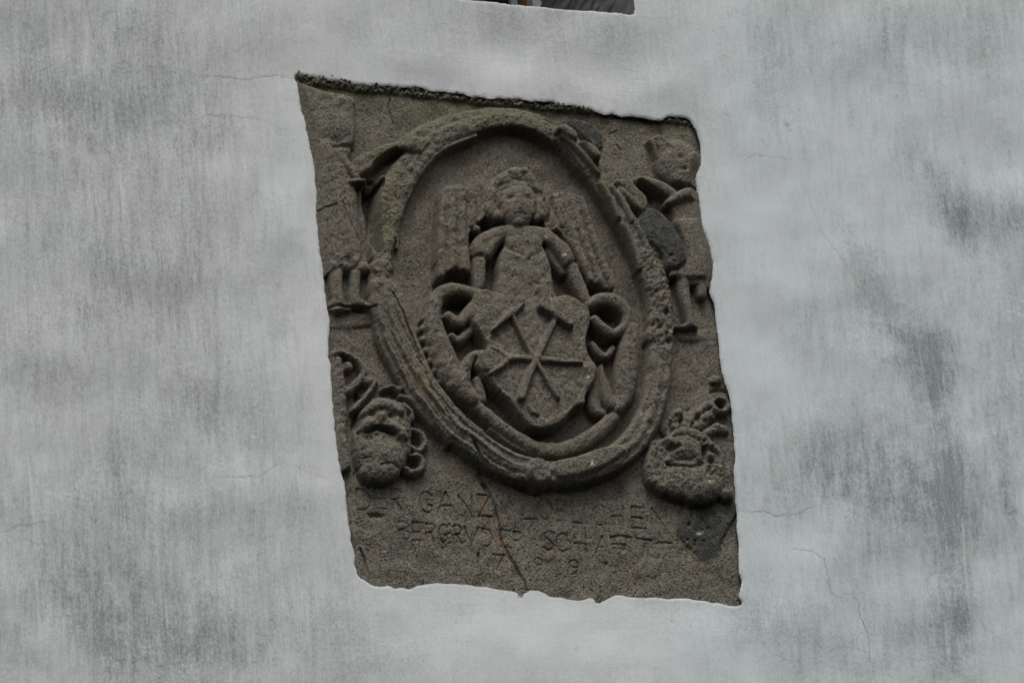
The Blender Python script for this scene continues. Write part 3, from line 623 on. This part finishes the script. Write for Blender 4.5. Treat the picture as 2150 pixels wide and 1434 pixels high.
MORTAR, n, b = mat('mossy_mortar')
v = coords(n); f1 = noise(n, 60, 5, 0.7, v); f2 = noise(n, 260, 3, 0.7, v); f3 = noise(n, 25, 3, 0.5, v)
c = mixn(n, ramp(n, f1, 0.38, 0.62), (0.035, 0.033, 0.024), (0.16, 0.15, 0.11))
c = mixn(n, ramp(n, f3, 0.48, 0.64, 0.0, 0.7), c, (0.075, 0.075, 0.042))
c = mixn(n, ramp(n, f2, 0.6, 0.75), c, (0.30, 0.29, 0.25))
n.links.new(c, b.inputs['Base Color']); bump(n, b, f2, 1.0, 0.004)

def plain(name, rgb, rough=0.7, sc=80, var=0.25, stretch=(1, 1, 1), metal=0.0):
    m, n, b = mat(name)
    v = coords(n, stretch); f = noise(n, sc, 4, 0.6, v)
    c = mixn(n, f, tuple(x*(1-var) for x in rgb), tuple(x*(1+var) for x in rgb))
    n.links.new(c, b.inputs['Base Color']); b.inputs['Roughness'].default_value = rough; b.inputs['Metallic'].default_value = metal
    bump(n, b, f, 0.3, 0.001); return m
WOOD = plain('brown_wood', (0.16, 0.075, 0.03), 0.6, 60, 0.4, (8, 8, 0.6))
PAINT = plain('white_frame_paint', (0.55, 0.58, 0.62), 0.5, 60, 0.15)
ZINC = plain('grey_bar', (0.33, 0.34, 0.36), 0.45, 60, 0.2)
ROOM = plain('dark_room', (0.03, 0.03, 0.03), 0.9, 20, 0.3)
GLASS, n, b = mat('window_glass')
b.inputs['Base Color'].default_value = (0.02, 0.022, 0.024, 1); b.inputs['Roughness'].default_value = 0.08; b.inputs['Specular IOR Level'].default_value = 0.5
f = noise(n, 12, 2, 0.5, coords(n)); n.links.new(ramp(n, f, 0, 1, 0.05, 0.15), b.inputs['Roughness'])

# ------------------------------------------------------------------ mesh helpers
COL = scn.collection
def grid_mesh(name, verts, quads, m, parent=None, normals=None, attrs=None):
    me = bpy.data.meshes.new(name)
    nv, nf = len(verts), len(quads)
    me.vertices.add(nv); me.vertices.foreach_set('co', np.ascontiguousarray(verts, np.float32).ravel())
    me.loops.add(nf*4); me.loops.foreach_set('vertex_index', np.ascontiguousarray(quads, np.int32).ravel())
    me.polygons.add(nf); me.polygons.foreach_set('loop_start', np.arange(0, nf*4, 4, dtype=np.int32))
    me.polygons.foreach_set('use_smooth', np.ones(nf, bool))
    me.update(calc_edges=True)
    for k, a in (attrs or {}).items():
        if a.ndim == 2:
            at = me.attributes.new(k, 'FLOAT_COLOR', 'POINT')
            at.data.foreach_set('color', np.ascontiguousarray(np.hstack([a, np.ones((nv, 1))]), np.float32).ravel())
        else:
            at = me.attributes.new(k, 'FLOAT', 'POINT'); at.data.foreach_set('value', np.ascontiguousarray(a, np.float32))
    if normals is not None: me.normals_split_custom_set_from_vertices(normals.astype(np.float32))
    me.materials.append(m)
    o = bpy.data.objects.new(name, me); COL.objects.link(o)
    if parent: o.parent = parent; o.matrix_parent_inverse = parent.matrix_world.inverted()
    return o
def tag(o, label=None, cat=None, group=None, kind=None):
    if label: o['label'] = label
    if cat: o['category'] = cat
    if group: o['group'] = group
    if kind: o['kind'] = kind
    return o
def box(name, x0, x1, y0, y1, z0, z1, m, parent, bev=0.003):
    import bmesh
    bm = bmesh.new(); bmesh.ops.create_cube(bm, size=1.0)
    for q in bm.verts: q.co = Vector(((x0+x1)/2 + q.co.x*(x1-x0), (y0+y1)/2 + q.co.y*(y1-y0), (z0+z1)/2 + q.co.z*(z1-z0)))
    if bev: bmesh.ops.bevel(bm, geom=bm.edges[:], offset=bev, segments=2, affect='EDGES')
    me = bpy.data.meshes.new(name); bm.to_mesh(me); bm.free(); me.materials.append(m)
    o = bpy.data.objects.new(name, me); COL.objects.link(o); o.parent = parent
    if parent: o.matrix_parent_inverse = parent.matrix_world.inverted()
    return o

# ------------------------------------------------------------------ carved stone: cut the field into its parts
X, Z = sheet(U, V)
Y = -H*0.001
VX = np.stack([X, Y, Z], -1)
du = np.gradient(VX, axis=1); dv = np.gradient(VX, axis=0)
NRM = np.cross(du, dv); NRM /= np.linalg.norm(NRM, axis=-1, keepdims=True) + 1e-12
if NRM[NY//2, NX//2, 1] > 0: NRM = -NRM
NRM = NRM.reshape(-1, 3); VF = VX.reshape(-1, 3); CF = col.reshape(-1, 3)
ii, jj = np.meshgrid(np.arange(NY-1), np.arange(NX-1), indexing='ij')
A0 = ii*NX + jj
QUADS = np.stack([A0, A0+NX, A0+NX+1, A0+1], -1).reshape(-1, 4)
Hf = H.ravel(); Lf = LAB.ravel()
top = np.argmax(Hf[QUADS], axis=1)
QL = Lf[QUADS[np.arange(len(QUADS)), top]]
isl = np.isin(Lf[QUADS], LET); anyl = isl.any(axis=1)
QL[anyl] = np.where(isl, Lf[QUADS], 0).max(axis=1)[anyl]
# stone under the plaster far from the opening is not needed
oa = crom(P(np.array(OPEN, float), 10), 8, True)
sdo = poly_sd(oa, (slice(0, NY), slice(0, NX)))
keep = (sdo.ravel()[QUADS] > -26).any(axis=1)
root = bpy.data.objects.new('carved_stone_relief', None); COL.objects.link(root)
bx_, bz_ = sheet(1100, 1260); root.location = (float(bx_), 0.0, float(bz_))
bpy.context.view_layer.update()
tag(root, 'dark weathered stone coat of arms set into the pale plaster wall', 'stone relief')
def part(idx, name, parent, label=None, m=None):
    q = QUADS[(QL == idx) & keep]
    if len(q) == 0: return None
    used, inv = np.unique(q, return_inverse=True); q = inv.reshape(-1, 4)
    o = grid_mesh(name, VF[used], q, m or STONE, parent, NRM[used], {'tint': CF[used]})
    if label: o['label'] = label
    return o
slab = part(0, 'slab', root, 'rough brown tuff slab with cracks and an inscription')
for l in LET: part(l, 'letter', slab)
part(WRE, 'wreath', root, 'oval leaf wreath with mossy top and splintered lower strands')
c1 = part(CAL, 'cartouche_scroll', root); c2 = part(CAR, 'cartouche_scroll', root); part(RIM, 'cartouche_rim', root)
an = part(ANG, 'angel_figure', root, 'half figure of an angel leaning on the shield')
part(HAIR, 'hair', an); part(WGL, 'wing', an); part(WGR, 'wing', an)
sh_ = part(SHD, 'shield', root, 'smooth curling shield bearing crossed tools')
part(TOOLS[0], 'hammer', sh_, 'thick hammer with a square head'); part(TOOLS[1], 'pick', sh_, 'thin pick crossing behind the hammer'); part(TOOLS[2], 'mallet', sh_, 'level tool with a forked head')
part(FIG_L, 'standing_figure', root, 'worn standing figure in a long coat, left of the wreath'); part(FIG_R, 'standing_figure', root, 'standing figure in a short coat, right of the wreath')
part(MKL, 'grotesque_mask', root, 'curly bearded mask, left below the wreath'); part(MKR, 'grotesque_mask', root, 'eroded mask with dark chin, right below the wreath')
part(MOR, 'mortar_strip', root, 'crumbling mossy mortar along the top edge of the stone', MORTAR)
for p_ in (PAT, PAT2, PAT3): part(p_, 'repair_patch', root, 'dark grey mortar patch')

# ------------------------------------------------------------------ plaster wall
def axis(a, b, c, d, fine, coarse):
    return np.concatenate([np.arange(a, b, coarse), np.arange(b, c, fine), np.arange(c, d, coarse)])
WU = axis(-420, -30, 2190, 2620, 2.6, 13.0); WV = axis(-1010, -30, 1470, 1850, 2.6, 13.0)
PU, PV = np.meshgrid(WU, WV); wy, wx = PU.shape
def wn(lo, hi, beta, seed, ax=1.0, ay=1.0):
    s_ = spec((820, 900), lo/4, hi/4, beta, seed, ax, ay)
    i = np.clip((PV + 1100)/4.0, 0, 818.9); j = np.clip((PU + 500)/4.0, 0, 898.9)
    i0 = i.astype(int); j0 = j.astype(int); fi = i - i0; fj = j - j0
    return (s_[i0, j0]*(1-fi)*(1-fj) + s_[i0+1, j0]*fi*(1-fj) + s_[i0, j0+1]*(1-fi)*fj + s_[i0+1, j0+1]*fi*fj)
def psd(p, u, v):
    D = np.full(u.shape, 1e9); ins = np.zeros(u.shape, bool); near = np.zeros(u.shape + (2,))
    for a, b in zip(p, np.roll(p, -1, axis=0)):
        d = b - a; L2 = d @ d + 1e-9
        t = np.clip(((u-a[0])*d[0] + (v-a[1])*d[1])/L2, 0, 1)
        cu = a[0] + t*d[0]; cv = a[1] + t*d[1]; dd = (u-cu)**2 + (v-cv)**2
        m = dd < D; D = np.where(m, dd, D); near[..., 0] = np.where(m, cu, near[..., 0]); near[..., 1] = np.where(m, cv, near[..., 1])
        if abs(d[1]) > 1e-9:
            c_ = ((a[1] <= v) & (b[1] > v)) | ((b[1] <= v) & (a[1] > v))
            ins ^= c_ & (u < a[0] + (v-a[1])/d[1]*d[0])
    return np.sqrt(D)*np.where(ins, -1, 1), near
# plaster edge in sheet coordinates, each side at its own thickness
TOPH, SIDH, BOTH, WALLH = 15.0, 14.0, 7.0, 20.0
edge = np.vstack([P(np.array(OPEN_TOP, float), TOPH), P(np.array(OPEN_RIGHT, float), SIDH), P(np.array(OPEN_BOT, float), BOTH), P(np.array(OPEN_LEFT, float), SIDH)])
edge = crom(edge, 3.0, True)
er = np.random.default_rng(5); ne = len(edge)
jit = np.zeros(ne)
for wl_, am in ((4, 0.9), (9, 1.0), (22, 0.9)):
    k = er.standard_normal(ne); kk = np.exp(-0.5*(np.arange(-3*wl_, 3*wl_+1)/(wl_/2))**2); kk /= np.sqrt((kk**2).sum())
    jit += am*np.convolve(np.concatenate([k, k, k]), kk, 'same')[ne:2*ne]
tg = np.roll(edge, -1, 0) - np.roll(edge, 1, 0); tg /= np.linalg.norm(tg, axis=1, keepdims=True) + 1e-9
topness = sst(330, 240, edge[:, 1] - 0.09*(edge[:, 0]-1000))
edge[:, 0] += -tg[:, 1]*jit*(0.75 + 0.8*topness); edge[:, 1] += tg[:, 0]*jit*(0.75 + 0.8*topness)
sel = (PU > 560) & (PU < 1630) & (PV > 100) & (PV < 1340)
SD = np.full(PU.shape, 400.0); NEAR = np.zeros(PU.shape + (2,))
r0 = np.where(sel.any(1))[0]; q0 = np.where(sel.any(0))[0]; SW_ = (slice(r0[0], r0[-1]+1), slice(q0[0], q0[-1]+1))
SD[SW_], NEAR[SW_] = psd(edge, PU[SW_], PV[SW_])
SDc, _n = psd(edge[::8], PU[::4, ::4], PV[::4, ::4])
ci = np.minimum(np.arange(wy)/4.0, SDc.shape[0]-1.001); cj = np.minimum(np.arange(wx)/4.0, SDc.shape[1]-1.001)
i0_ = ci.astype(int)[:, None]; j0_ = cj.astype(int)[None, :]; fi_ = ci[:, None] - i0_; fj_ = cj[None, :] - j0_
sd_far = SDc[i0_, j0_]*(1-fi_)*(1-fj_) + SDc[i0_+1, j0_]*fi_*(1-fj_) + SDc[i0_, j0_+1]*(1-fi_)*fj_ + SDc[i0_+1, j0_+1]*fi_*fj_
SD = np.where(SD > 399, sd_far, SD)
# window opening above
win_poly = P(np.array([(560,-42),(700,-28),(860,-12),(990,1),(1100,12),(1200,20),(1290,28),(1322,32),(1332,30),(1334,20),(1325,-60),(1250,-820),(470,-900)], float), WALLH)
win_poly = np.vstack([crom(win_poly[:12], 4.0), win_poly[10:]]) if False else win_poly
ssel = (PU > 420) & (PU < 1400) & (PV < 120)
r0 = np.where(ssel.any(1))[0]; q0 = np.where(ssel.any(0))[0]; WW_ = (slice(r0[0], r0[-1]+1), slice(q0[0], q0[-1]+1))
WSD = np.full(PU.shape, 400.0); WNEAR = np.zeros(PU.shape + (2,))
wp = []
for a, b2 in zip(win_poly, np.roll(win_poly, -1, 0)):
    m_ = max(1, int(np.linalg.norm(b2 - a)/4.0)); wp += [a + (b2-a)*t for t in np.arange(m_)/m_]
wp = np.array(wp); wj = np.convolve(er.standard_normal(len(wp)+8), np.ones(4)/2, 'same')[4:-4]
wp[:, 1] += 0.5*wj*(wp[:, 1] > -80); wp[:, 0] += 0.5*np.roll(wj, 5)*(wp[:, 1] > -80)
WSD[WW_], WNEAR[WW_] = psd(wp, PU[WW_], PV[WW_])
# snap the border of the openings
snap = np.abs(SD) < 1.5; PU = np.where(snap & (NEAR[..., 0] != 0), NEAR[..., 0], PU); PV = np.where(snap & (NEAR[..., 0] != 0), NEAR[..., 1], PV)
snapw = np.abs(WSD) < 1.5; PU = np.where(snapw, WNEAR[..., 0], PU); PV = np.where(snapw, WNEAR[..., 1], PV)
# relief of the plaster
cu, cv = PU - 1090, PV - 720
tn = sst(0.35, 0.75, -(cv + 0.0*cu)/(np.abs(cu)*1.25 + np.abs(cv) + 1)); bn = sst(0.35, 0.75, cv/(np.abs(cu)*1.25 + np.abs(cv) + 1))
eh = SIDH + (TOPH - SIDH)*tn + (BOTH - SIDH)*bn
fall = 90.0 + 45.0*bn
WH = WALLH + (eh - WALLH)*np.exp(-(np.maximum(SD, 0)/fall)**1.5)
WH += 2.6*wn(220, 900, 2.0, 51) * sst(0, 80, np.maximum(SD, 0)) + 0.35*wn(60, 200, 3.0, 52) + 0.05*wn(10, 40, 2.0, 53)
WH -= 4*np.clip(1 - np.maximum(SD, 0)/5.0, 0, 1)**2*(1 - 0.6*tn)*(1 - 0.85*bn)
WH -= 1.5*np.clip(1 - np.maximum(WSD, 0)/4.0, 0, 1)**2
# stains (their own shapes), measured on the wall
DIRT = 0.13 + 0.10*sst(720, 300, PU) + 0.025*wn(150, 600, 2.5, 61) + 0.02*wn(60, 200, 2.5, 62)
def stain(x, y, rx, ry, s, ang=0.0):
    global DIRT
    ca, sa = math.cos(math.radians(ang)), math.sin(math.radians(ang)); du_, dv_ = PU - x, PV - y
    wob = 1 + 0.15*WOB
    DIRT = DIRT + s*np.exp(-((((du_*ca + dv_*sa)/rx)**2 + ((-du_*sa + dv_*ca)/ry)**2)*wob))
WOB = wn(30, 160, 1.5, 63)
for t in ((270,420,240,420,.20,5),(80,230,130,90,.24,0),(200,250,120,60,.16,20),(330,200,120,200,.10,0),(300,600,180,120,.12,0),(430,840,70,60,.20,0),(540,870,60,50,.16,0),(470,900,120,40,.14,20),
          (80,60,80,160,.10,0),(260,40,60,120,.10,0),(420,290,60,70,.10,0),(560,80,60,50,.12,0),(150,1180,160,160,.20,0),(255,1090,30,110,.22,-3),(430,1100,180,90,.12,0),(640,1085,75,40,.20,25),
          (380,1380,110,90,.34,10),(210,1340,45,100,.26,-30),(300,1300,150,80,.14,0),(700,1330,75,100,.22,-10),(560,1330,120,120,.12,0),(830,1410,60,60,.10,0),(100,780,90,60,.06,0),
          (1590,150,22,90,.10,0),(1625,200,20,70,.14,0),(1660,90,60,70,.10,0),(1860,75,70,60,.18,0),(1880,150,14,60,.20,0),(1850,90,10,70,.16,0),(2020,120,60,50,.15,0),(2100,60,60,80,.10,0),(1600,110,18,80,.08,0),
          (1935,365,70,28,.22,38),(2000,450,45,30,.26,50),(2080,460,120,50,.28,15),(2020,505,22,40,.30,-35),(2120,640,60,120,.16,0),(1810,590,26,90,.20,-25),(1790,660,80,70,.10,0),
          (1930,735,45,60,.42,-15),(1960,790,45,50,.30,0),(1975,930,28,130,.30,0),(1900,800,90,60,.14,0),(1870,700,80,40,.14,10),(1780,960,130,60,.26,-5),(1690,950,50,70,.16,0),(1830,1030,100,60,.28,0),
          (2000,1030,75,90,.36,0),(1960,1090,80,50,.20,0),(1700,1050,90,25,.16,-8),(1850,1110,60,60,.16,30),(1990,1200,30,160,.30,-4),(1975,1370,60,80,.26,0),(2010,1290,25,80,.16,0),(2100,1000,14,120,.20,-8),(2110,1180,60,80,.10,0),
          (2110,880,40,120,.12,0),(1640,1330,90,50,.14,10),(1560,1320,50,60,.18,30),(1720,1370,90,60,.12,0),(1900,1330,90,70,.12,0),(1800,1200,90,60,.10,0),
          (1000,60,140,45,.16,3),(880,100,60,60,.14,0),(1180,65,110,34,.22,4),(1170,110,40,70,.14,0),(1290,90,50,40,.16,0),(1330,180,60,90,.10,0),(730,60,60,90,.10,0),(960,30,60,30,.14,0),(1060,30,40,20,.10,0)):
    stain(t[0], t[1], t[2]*1.15, t[3]*1.15, t[4]*(0.85 if t[0] < 1400 and t[1] < 1200 else 1.25), t[5])
for t in ((650,520,55,360,-.12,-8),(690,930,30,200,-.14,-8),(1580,620,80,260,-.14,-6),(1600,830,60,120,-.10,0),(1150,1330,330,70,-.14,2),(1280,160,240,40,-.08,5),(800,140,160,40,-.08,5),(120,1390,80,60,-.18,0),(60,930,90,90,-.06,0),
          (1640,1190,80,90,-.08,0),(520,200,100,110,-.06,0),(1750,420,160,120,-.07,0)):
    stain(*t)
# narrow light runs where the limewash is scraped
for x, y, l_ in ((135,540,70),(60,1040,80),(75,1280,60),(330,1230,150),(345,1300,60),(180,1280,50),(640,1310,50),(400,560,60),(250,410,90),(1690*1.0+330,1190,110),(2015,1120,60)):
    stain(x, y, 2.6, l_, -.28, -4)
BRUSH = np.clip(np.maximum(tn*np.exp(-(np.maximum(SD, 0)/170)**2), bn*np.exp(-(np.maximum(SD, 0)/200)**2))*1.5, 0, 1)
# runs and speckle inside the stains: narrow, long, broken
RUN = wn(7, 60, 1.2, 91, 1.0, 9.0); RUN2 = wn(14, 160, 1.5, 92, 1.0, 6.0); SPK = wn(4.2, 16, 0.4, 93, 1.0, 2.0)
DIRT = DIRT + (0.05 + 0.09*np.clip(DIRT, 0, 1))*(RUN*0.5 + RUN2*0.5)*(1 - BRUSH) + (0.055 + 0.22*np.clip(DIRT, 0, 1))*SPK*0.6
DIRT = np.clip(DIRT, 0, 0.92)
COOL = np.clip(0.30 + sst(1250, 1700, PU) + 0.25*sst(700, 1300, PV) + 0.07*wn(200, 700, 2.2, 64), 0, 1)
GRIME = 0.9*np.exp(-np.maximum(SD, 0)/3.0)*tn*np.clip(0.55 + 0.6*wn(14, 80, 1, 65), 0, 1) + 0.35*np.exp(-np.maximum(SD, 0)/14.0)*tn*np.clip(0.4*wn(20, 120, 1, 66) + 0.2, 0, 1)
GRIME = np.clip(GRIME + 0.5*np.exp(-np.maximum(SD, 0)/2.0)*(1-tn)*(1-bn)*np.clip(wn(12, 60, 1, 67) - 0.2, 0, 1), 0, 1)
# cracks of the plaster
CRACK = np.zeros(PU.shape)
def wall_crack(pts, wdt=1.0, dep=1.8, st=1.0, seed=0):
    p = crom(np.array(P(np.array(pts, float), WALLH)), 6.0); r_ = np.random.default_rng(seed + int(pts[0][0]))
    p[1:-1] += r_.normal(0, 1.5, p[1:-1].shape)
    for k_, (a, b) in enumerate(zip(p[:-1], p[1:])):
        j0, j1 = np.searchsorted(WU, [min(a[0], b[0])-8, max(a[0], b[0])+8]); i0, i1 = np.searchsorted(WV, [min(a[1], b[1])-8, max(a[1], b[1])+8])
        S_ = (slice(i0, i1), slice(j0, j1)); u, v = PU[S_], PV[S_]; d_ = b - a
        t = np.clip(((u-a[0])*d_[0] + (v-a[1])*d_[1])/(d_ @ d_ + 1e-9), 0, 1)
        q = np.hypot(u-a[0]-t*d_[0], v-a[1]-t*d_[1])
        fade = st*min(1, 0.35 + 3*min(k_, len(p)-2-k_)/max(1, len(p)))
        CRACK[S_] = np.maximum(CRACK[S_], fade*0.8*np.clip(1.5 - q/wdt*0.9, 0, 1)*(0.5 + 0.5*r_.random()))
for pts, s_ in (([(395,152),(430,158),(470,163),(525,166),(560,160),(590,158),(620,165)], .8), ([(265,268),(330,258),(400,252),(440,243),(500,244),(550,252),(600,272)], .55), ([(50,315),(90,328),(135,338)], .4),
               ([(490,118),(510,100),(528,80)], .3), ([(0,1119),(45,1102),(95,1096),(135,1090)], .6), ([(10,1121),(60,1135),(130,1152)], .35), ([(440,1003),(540,1000),(565,985),(592,970),(650,990),(720,1015)], .5),
               ([(30,685),(70,672),(110,655)], .3), ([(320,545),(360,558),(400,580)], .25), ([(1548,1066),(1575,1072),(1598,1069),(1640,1079),(1675,1076),(1705,1063),(1718,1052)], .9),
               ([(1655,1152),(1700,1155),(1725,1175),(1735,1205),(1742,1245),(1760,1253),(1776,1259)], .8), ([(1768,1248),(1790,1247),(1802,1265),(1808,1295),(1820,1325),(1824,1345),(1824,1370),(1832,1400),(1838,1434)], .8),
               ([(1730,1375),(1755,1361),(1790,1361),(1822,1368)], .5), ([(1590,1338),(1620,1370),(1640,1380),(1680,1390)], .35), ([(1535,320),(1565,330),(1590,327),(1650,337)], .45), ([(1675,375),(1700,420),(1720,480),(1755,530),(1790,585),(1815,625)], .35),
               ([(1825,672),(1865,682),(1895,695)], .5), ([(2085,770),(2110,800),(2130,820)], .4), ([(1920,1210),(1918,1250)], .35), ([(1940,1204),(1985,1199)], .5), ([(1340,38),(1380,42),(1420,36)], .35), ([(1770,725),(1800,715),(1818,700)], .25)):
    wall_crack(pts, st=s_)
for x, y, rr, s_ in ((443,256,2.2,.9),(269,227,3,.5),(1652,264,5,.55),(1657,276,3,.5),(585,598,4,.4),(1775,1086,3,.5),(735,1098,3,.6),(1865,21,2.5,.6),(960,1300,2.2,.5),(1412,1300,2.5,.5),(51,771,2,.6),(2120,315,2.5,.4),(960,1340,2,.4),(890,1385,3,.3),(1210,1360,4,.25),(1450,1310,2,.4)):
    c_ = P([(x, y)], WALLH)[0]; CRACK = np.maximum(CRACK, s_*np.exp(-((PU-c_[0])**2 + (PV-c_[1])**2)/(rr*rr)))
CRACK *= (SD > 2)
WH -= 0.8*CRACK
wxx, wzz = sheet(PU, PV)
WVX = np.stack([wxx, -WH*0.001, wzz], -1)
inside = (SD < -0.01) & ~snap; insw = (WSD < -0.01) & ~snapw
ii, jj = np.meshgrid(np.arange(wy-1), np.arange(wx-1), indexing='ij'); A0 = ii*wx + jj
WQ = np.stack([A0, A0+wx, A0+wx+1, A0+1], -1).reshape(-1, 4)
bad = (inside | insw).ravel()[WQ].any(axis=1)
allsn = (snap.ravel()[WQ].all(axis=1)) | (snapw.ravel()[WQ].all(axis=1))
WQ = WQ[~bad & ~allsn]
used, inv = np.unique(WQ, return_inverse=True)
att = {k: a.ravel()[used] for k, a in (('dirt', DIRT), ('brush', BRUSH), ('cool', COOL), ('grime', GRIME), ('crack', np.clip(CRACK, 0, 1)))}
wall = grid_mesh('plaster_wall', WVX.reshape(-1, 3)[used], inv.reshape(-1, 4), PLASTER, None, None, att)
tag(wall, 'pale limewashed plaster wall with grey stains and hairline cracks round the stone', 'wall')

# broken inner edge of the plaster and the bedding mortar behind it
ne = len(edge)
etop = sst(0.35, 0.75, -(edge[:, 1]-720)/(np.abs(edge[:, 0]-1090)*1.25 + np.abs(edge[:, 1]-720) + 1)); ebot = sst(0.35, 0.75, (edge[:, 1]-720)/(np.abs(edge[:, 0]-1090)*1.25 + np.abs(edge[:, 1]-720) + 1))
eh = SIDH + (TOPH - SIDH)*etop + (BOTH - SIDH)*ebot
cen = np.array([1090.0, 720.0]); inn = -np.stack([-tg[:, 1], tg[:, 0]], -1)
if ((edge + inn*5 - cen)**2).sum() > ((edge - cen)**2).sum(): inn = -inn
RL = 14
mr = np.random.default_rng(9)
mn = np.stack([spec((RL, ne), 1.0, 12, 0.8, 71), spec((RL, ne), 1.0, 8, 0.5, 72)], 0)
rows = []
for k in range(RL):
    f_ = k/(RL-1)
    h_ = (eh - 6 + 3*etop)*(1 - f_) + (-14)*f_
    off = -2.5 + (3.0*mn[0, k]*min(1, 3*f_) + 4.0*f_)*etop + 0.8*mn[1, k]*(1-etop)*f_
    p_ = edge + inn*off[:, None]
    x_, z_ = sheet(p_[:, 0], p_[:, 1]); rows.append(np.stack([x_, -(h_ + 1.5*mn[1, k]*etop*min(1, 4*f_))*0.001, z_], -1))
MV = np.array(rows).reshape(-1, 3)
k_, e_ = np.meshgrid(np.arange(RL-1), np.arange(ne), indexing='ij'); e2 = (e_ + 1) % ne
MQ = np.stack([k_*ne + e_, k_*ne + e2, (k_+1)*ne + e2, (k_+1)*ne + e_], -1).reshape(-1, 4)
grid_mesh('bedding_mortar', MV, MQ, MORTAR, wall)['label'] = 'dark mossy mortar in the gap round the stone'

# ------------------------------------------------------------------ window above
DEEP = 0.60
rows = []
NR = 40
wn2 = spec((NR, len(wp)), 2, 20, 1.0, 81)
for k in range(NR):
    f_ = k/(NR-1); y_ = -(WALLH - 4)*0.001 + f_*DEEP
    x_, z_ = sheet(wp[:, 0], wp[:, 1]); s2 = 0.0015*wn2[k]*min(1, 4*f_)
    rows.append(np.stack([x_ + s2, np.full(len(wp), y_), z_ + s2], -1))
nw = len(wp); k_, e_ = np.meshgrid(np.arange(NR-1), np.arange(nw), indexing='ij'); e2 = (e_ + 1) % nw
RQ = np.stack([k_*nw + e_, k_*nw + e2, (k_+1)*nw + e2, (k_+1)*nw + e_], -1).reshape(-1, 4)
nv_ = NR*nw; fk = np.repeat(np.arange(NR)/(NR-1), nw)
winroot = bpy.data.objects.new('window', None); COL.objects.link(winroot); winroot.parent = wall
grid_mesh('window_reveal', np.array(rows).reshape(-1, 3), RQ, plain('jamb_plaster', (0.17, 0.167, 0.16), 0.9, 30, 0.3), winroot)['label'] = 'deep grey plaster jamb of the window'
def at_depth(px, py, depth):
    q = P([(px, py)], -depth*1000)[0]; x_, z_ = sheet(q[0], q[1]); return float(x_), float(z_)
_, zs = at_depth(1100, 15, DEEP); zlo, zhi = zs - 0.42, zs + 0.5
def upright(name, pa, pb, d0, d1, m):
    xa, _z = at_depth(pa, 12, d0); xb, _z = at_depth(pb, 12, d0)
    return box(name, xa, xb, d0, d1, zlo, zhi, m, winroot, 0.004)
upright('window_frame', 1114, 1150, DEEP-0.05, DEEP+0.02, PAINT)
upright('window_frame', 1083, 1101, DEEP-0.01, DEEP+0.06, WOOD)
upright('window_bar', 1067, 1081, DEEP-0.04, DEEP-0.015, ZINC)
upright('window_frame', 880, 905, DEEP-0.05, DEEP+0.02, PAINT)
xa, _z = at_depth(560, 12, DEEP); xb, _z = at_depth(1180, 12, DEEP)
box('pane', xa, xb, DEEP+0.065, DEEP+0.075, zlo-0.1, zhi+0.4, GLASS, winroot, 0)
print('verts', sum(len(o.data.vertices) for o in bpy.data.objects if o.type == 'MESH'), 'tris', sum(len(o.data.polygons)*2 for o in bpy.data.objects if o.type == 'MESH'))
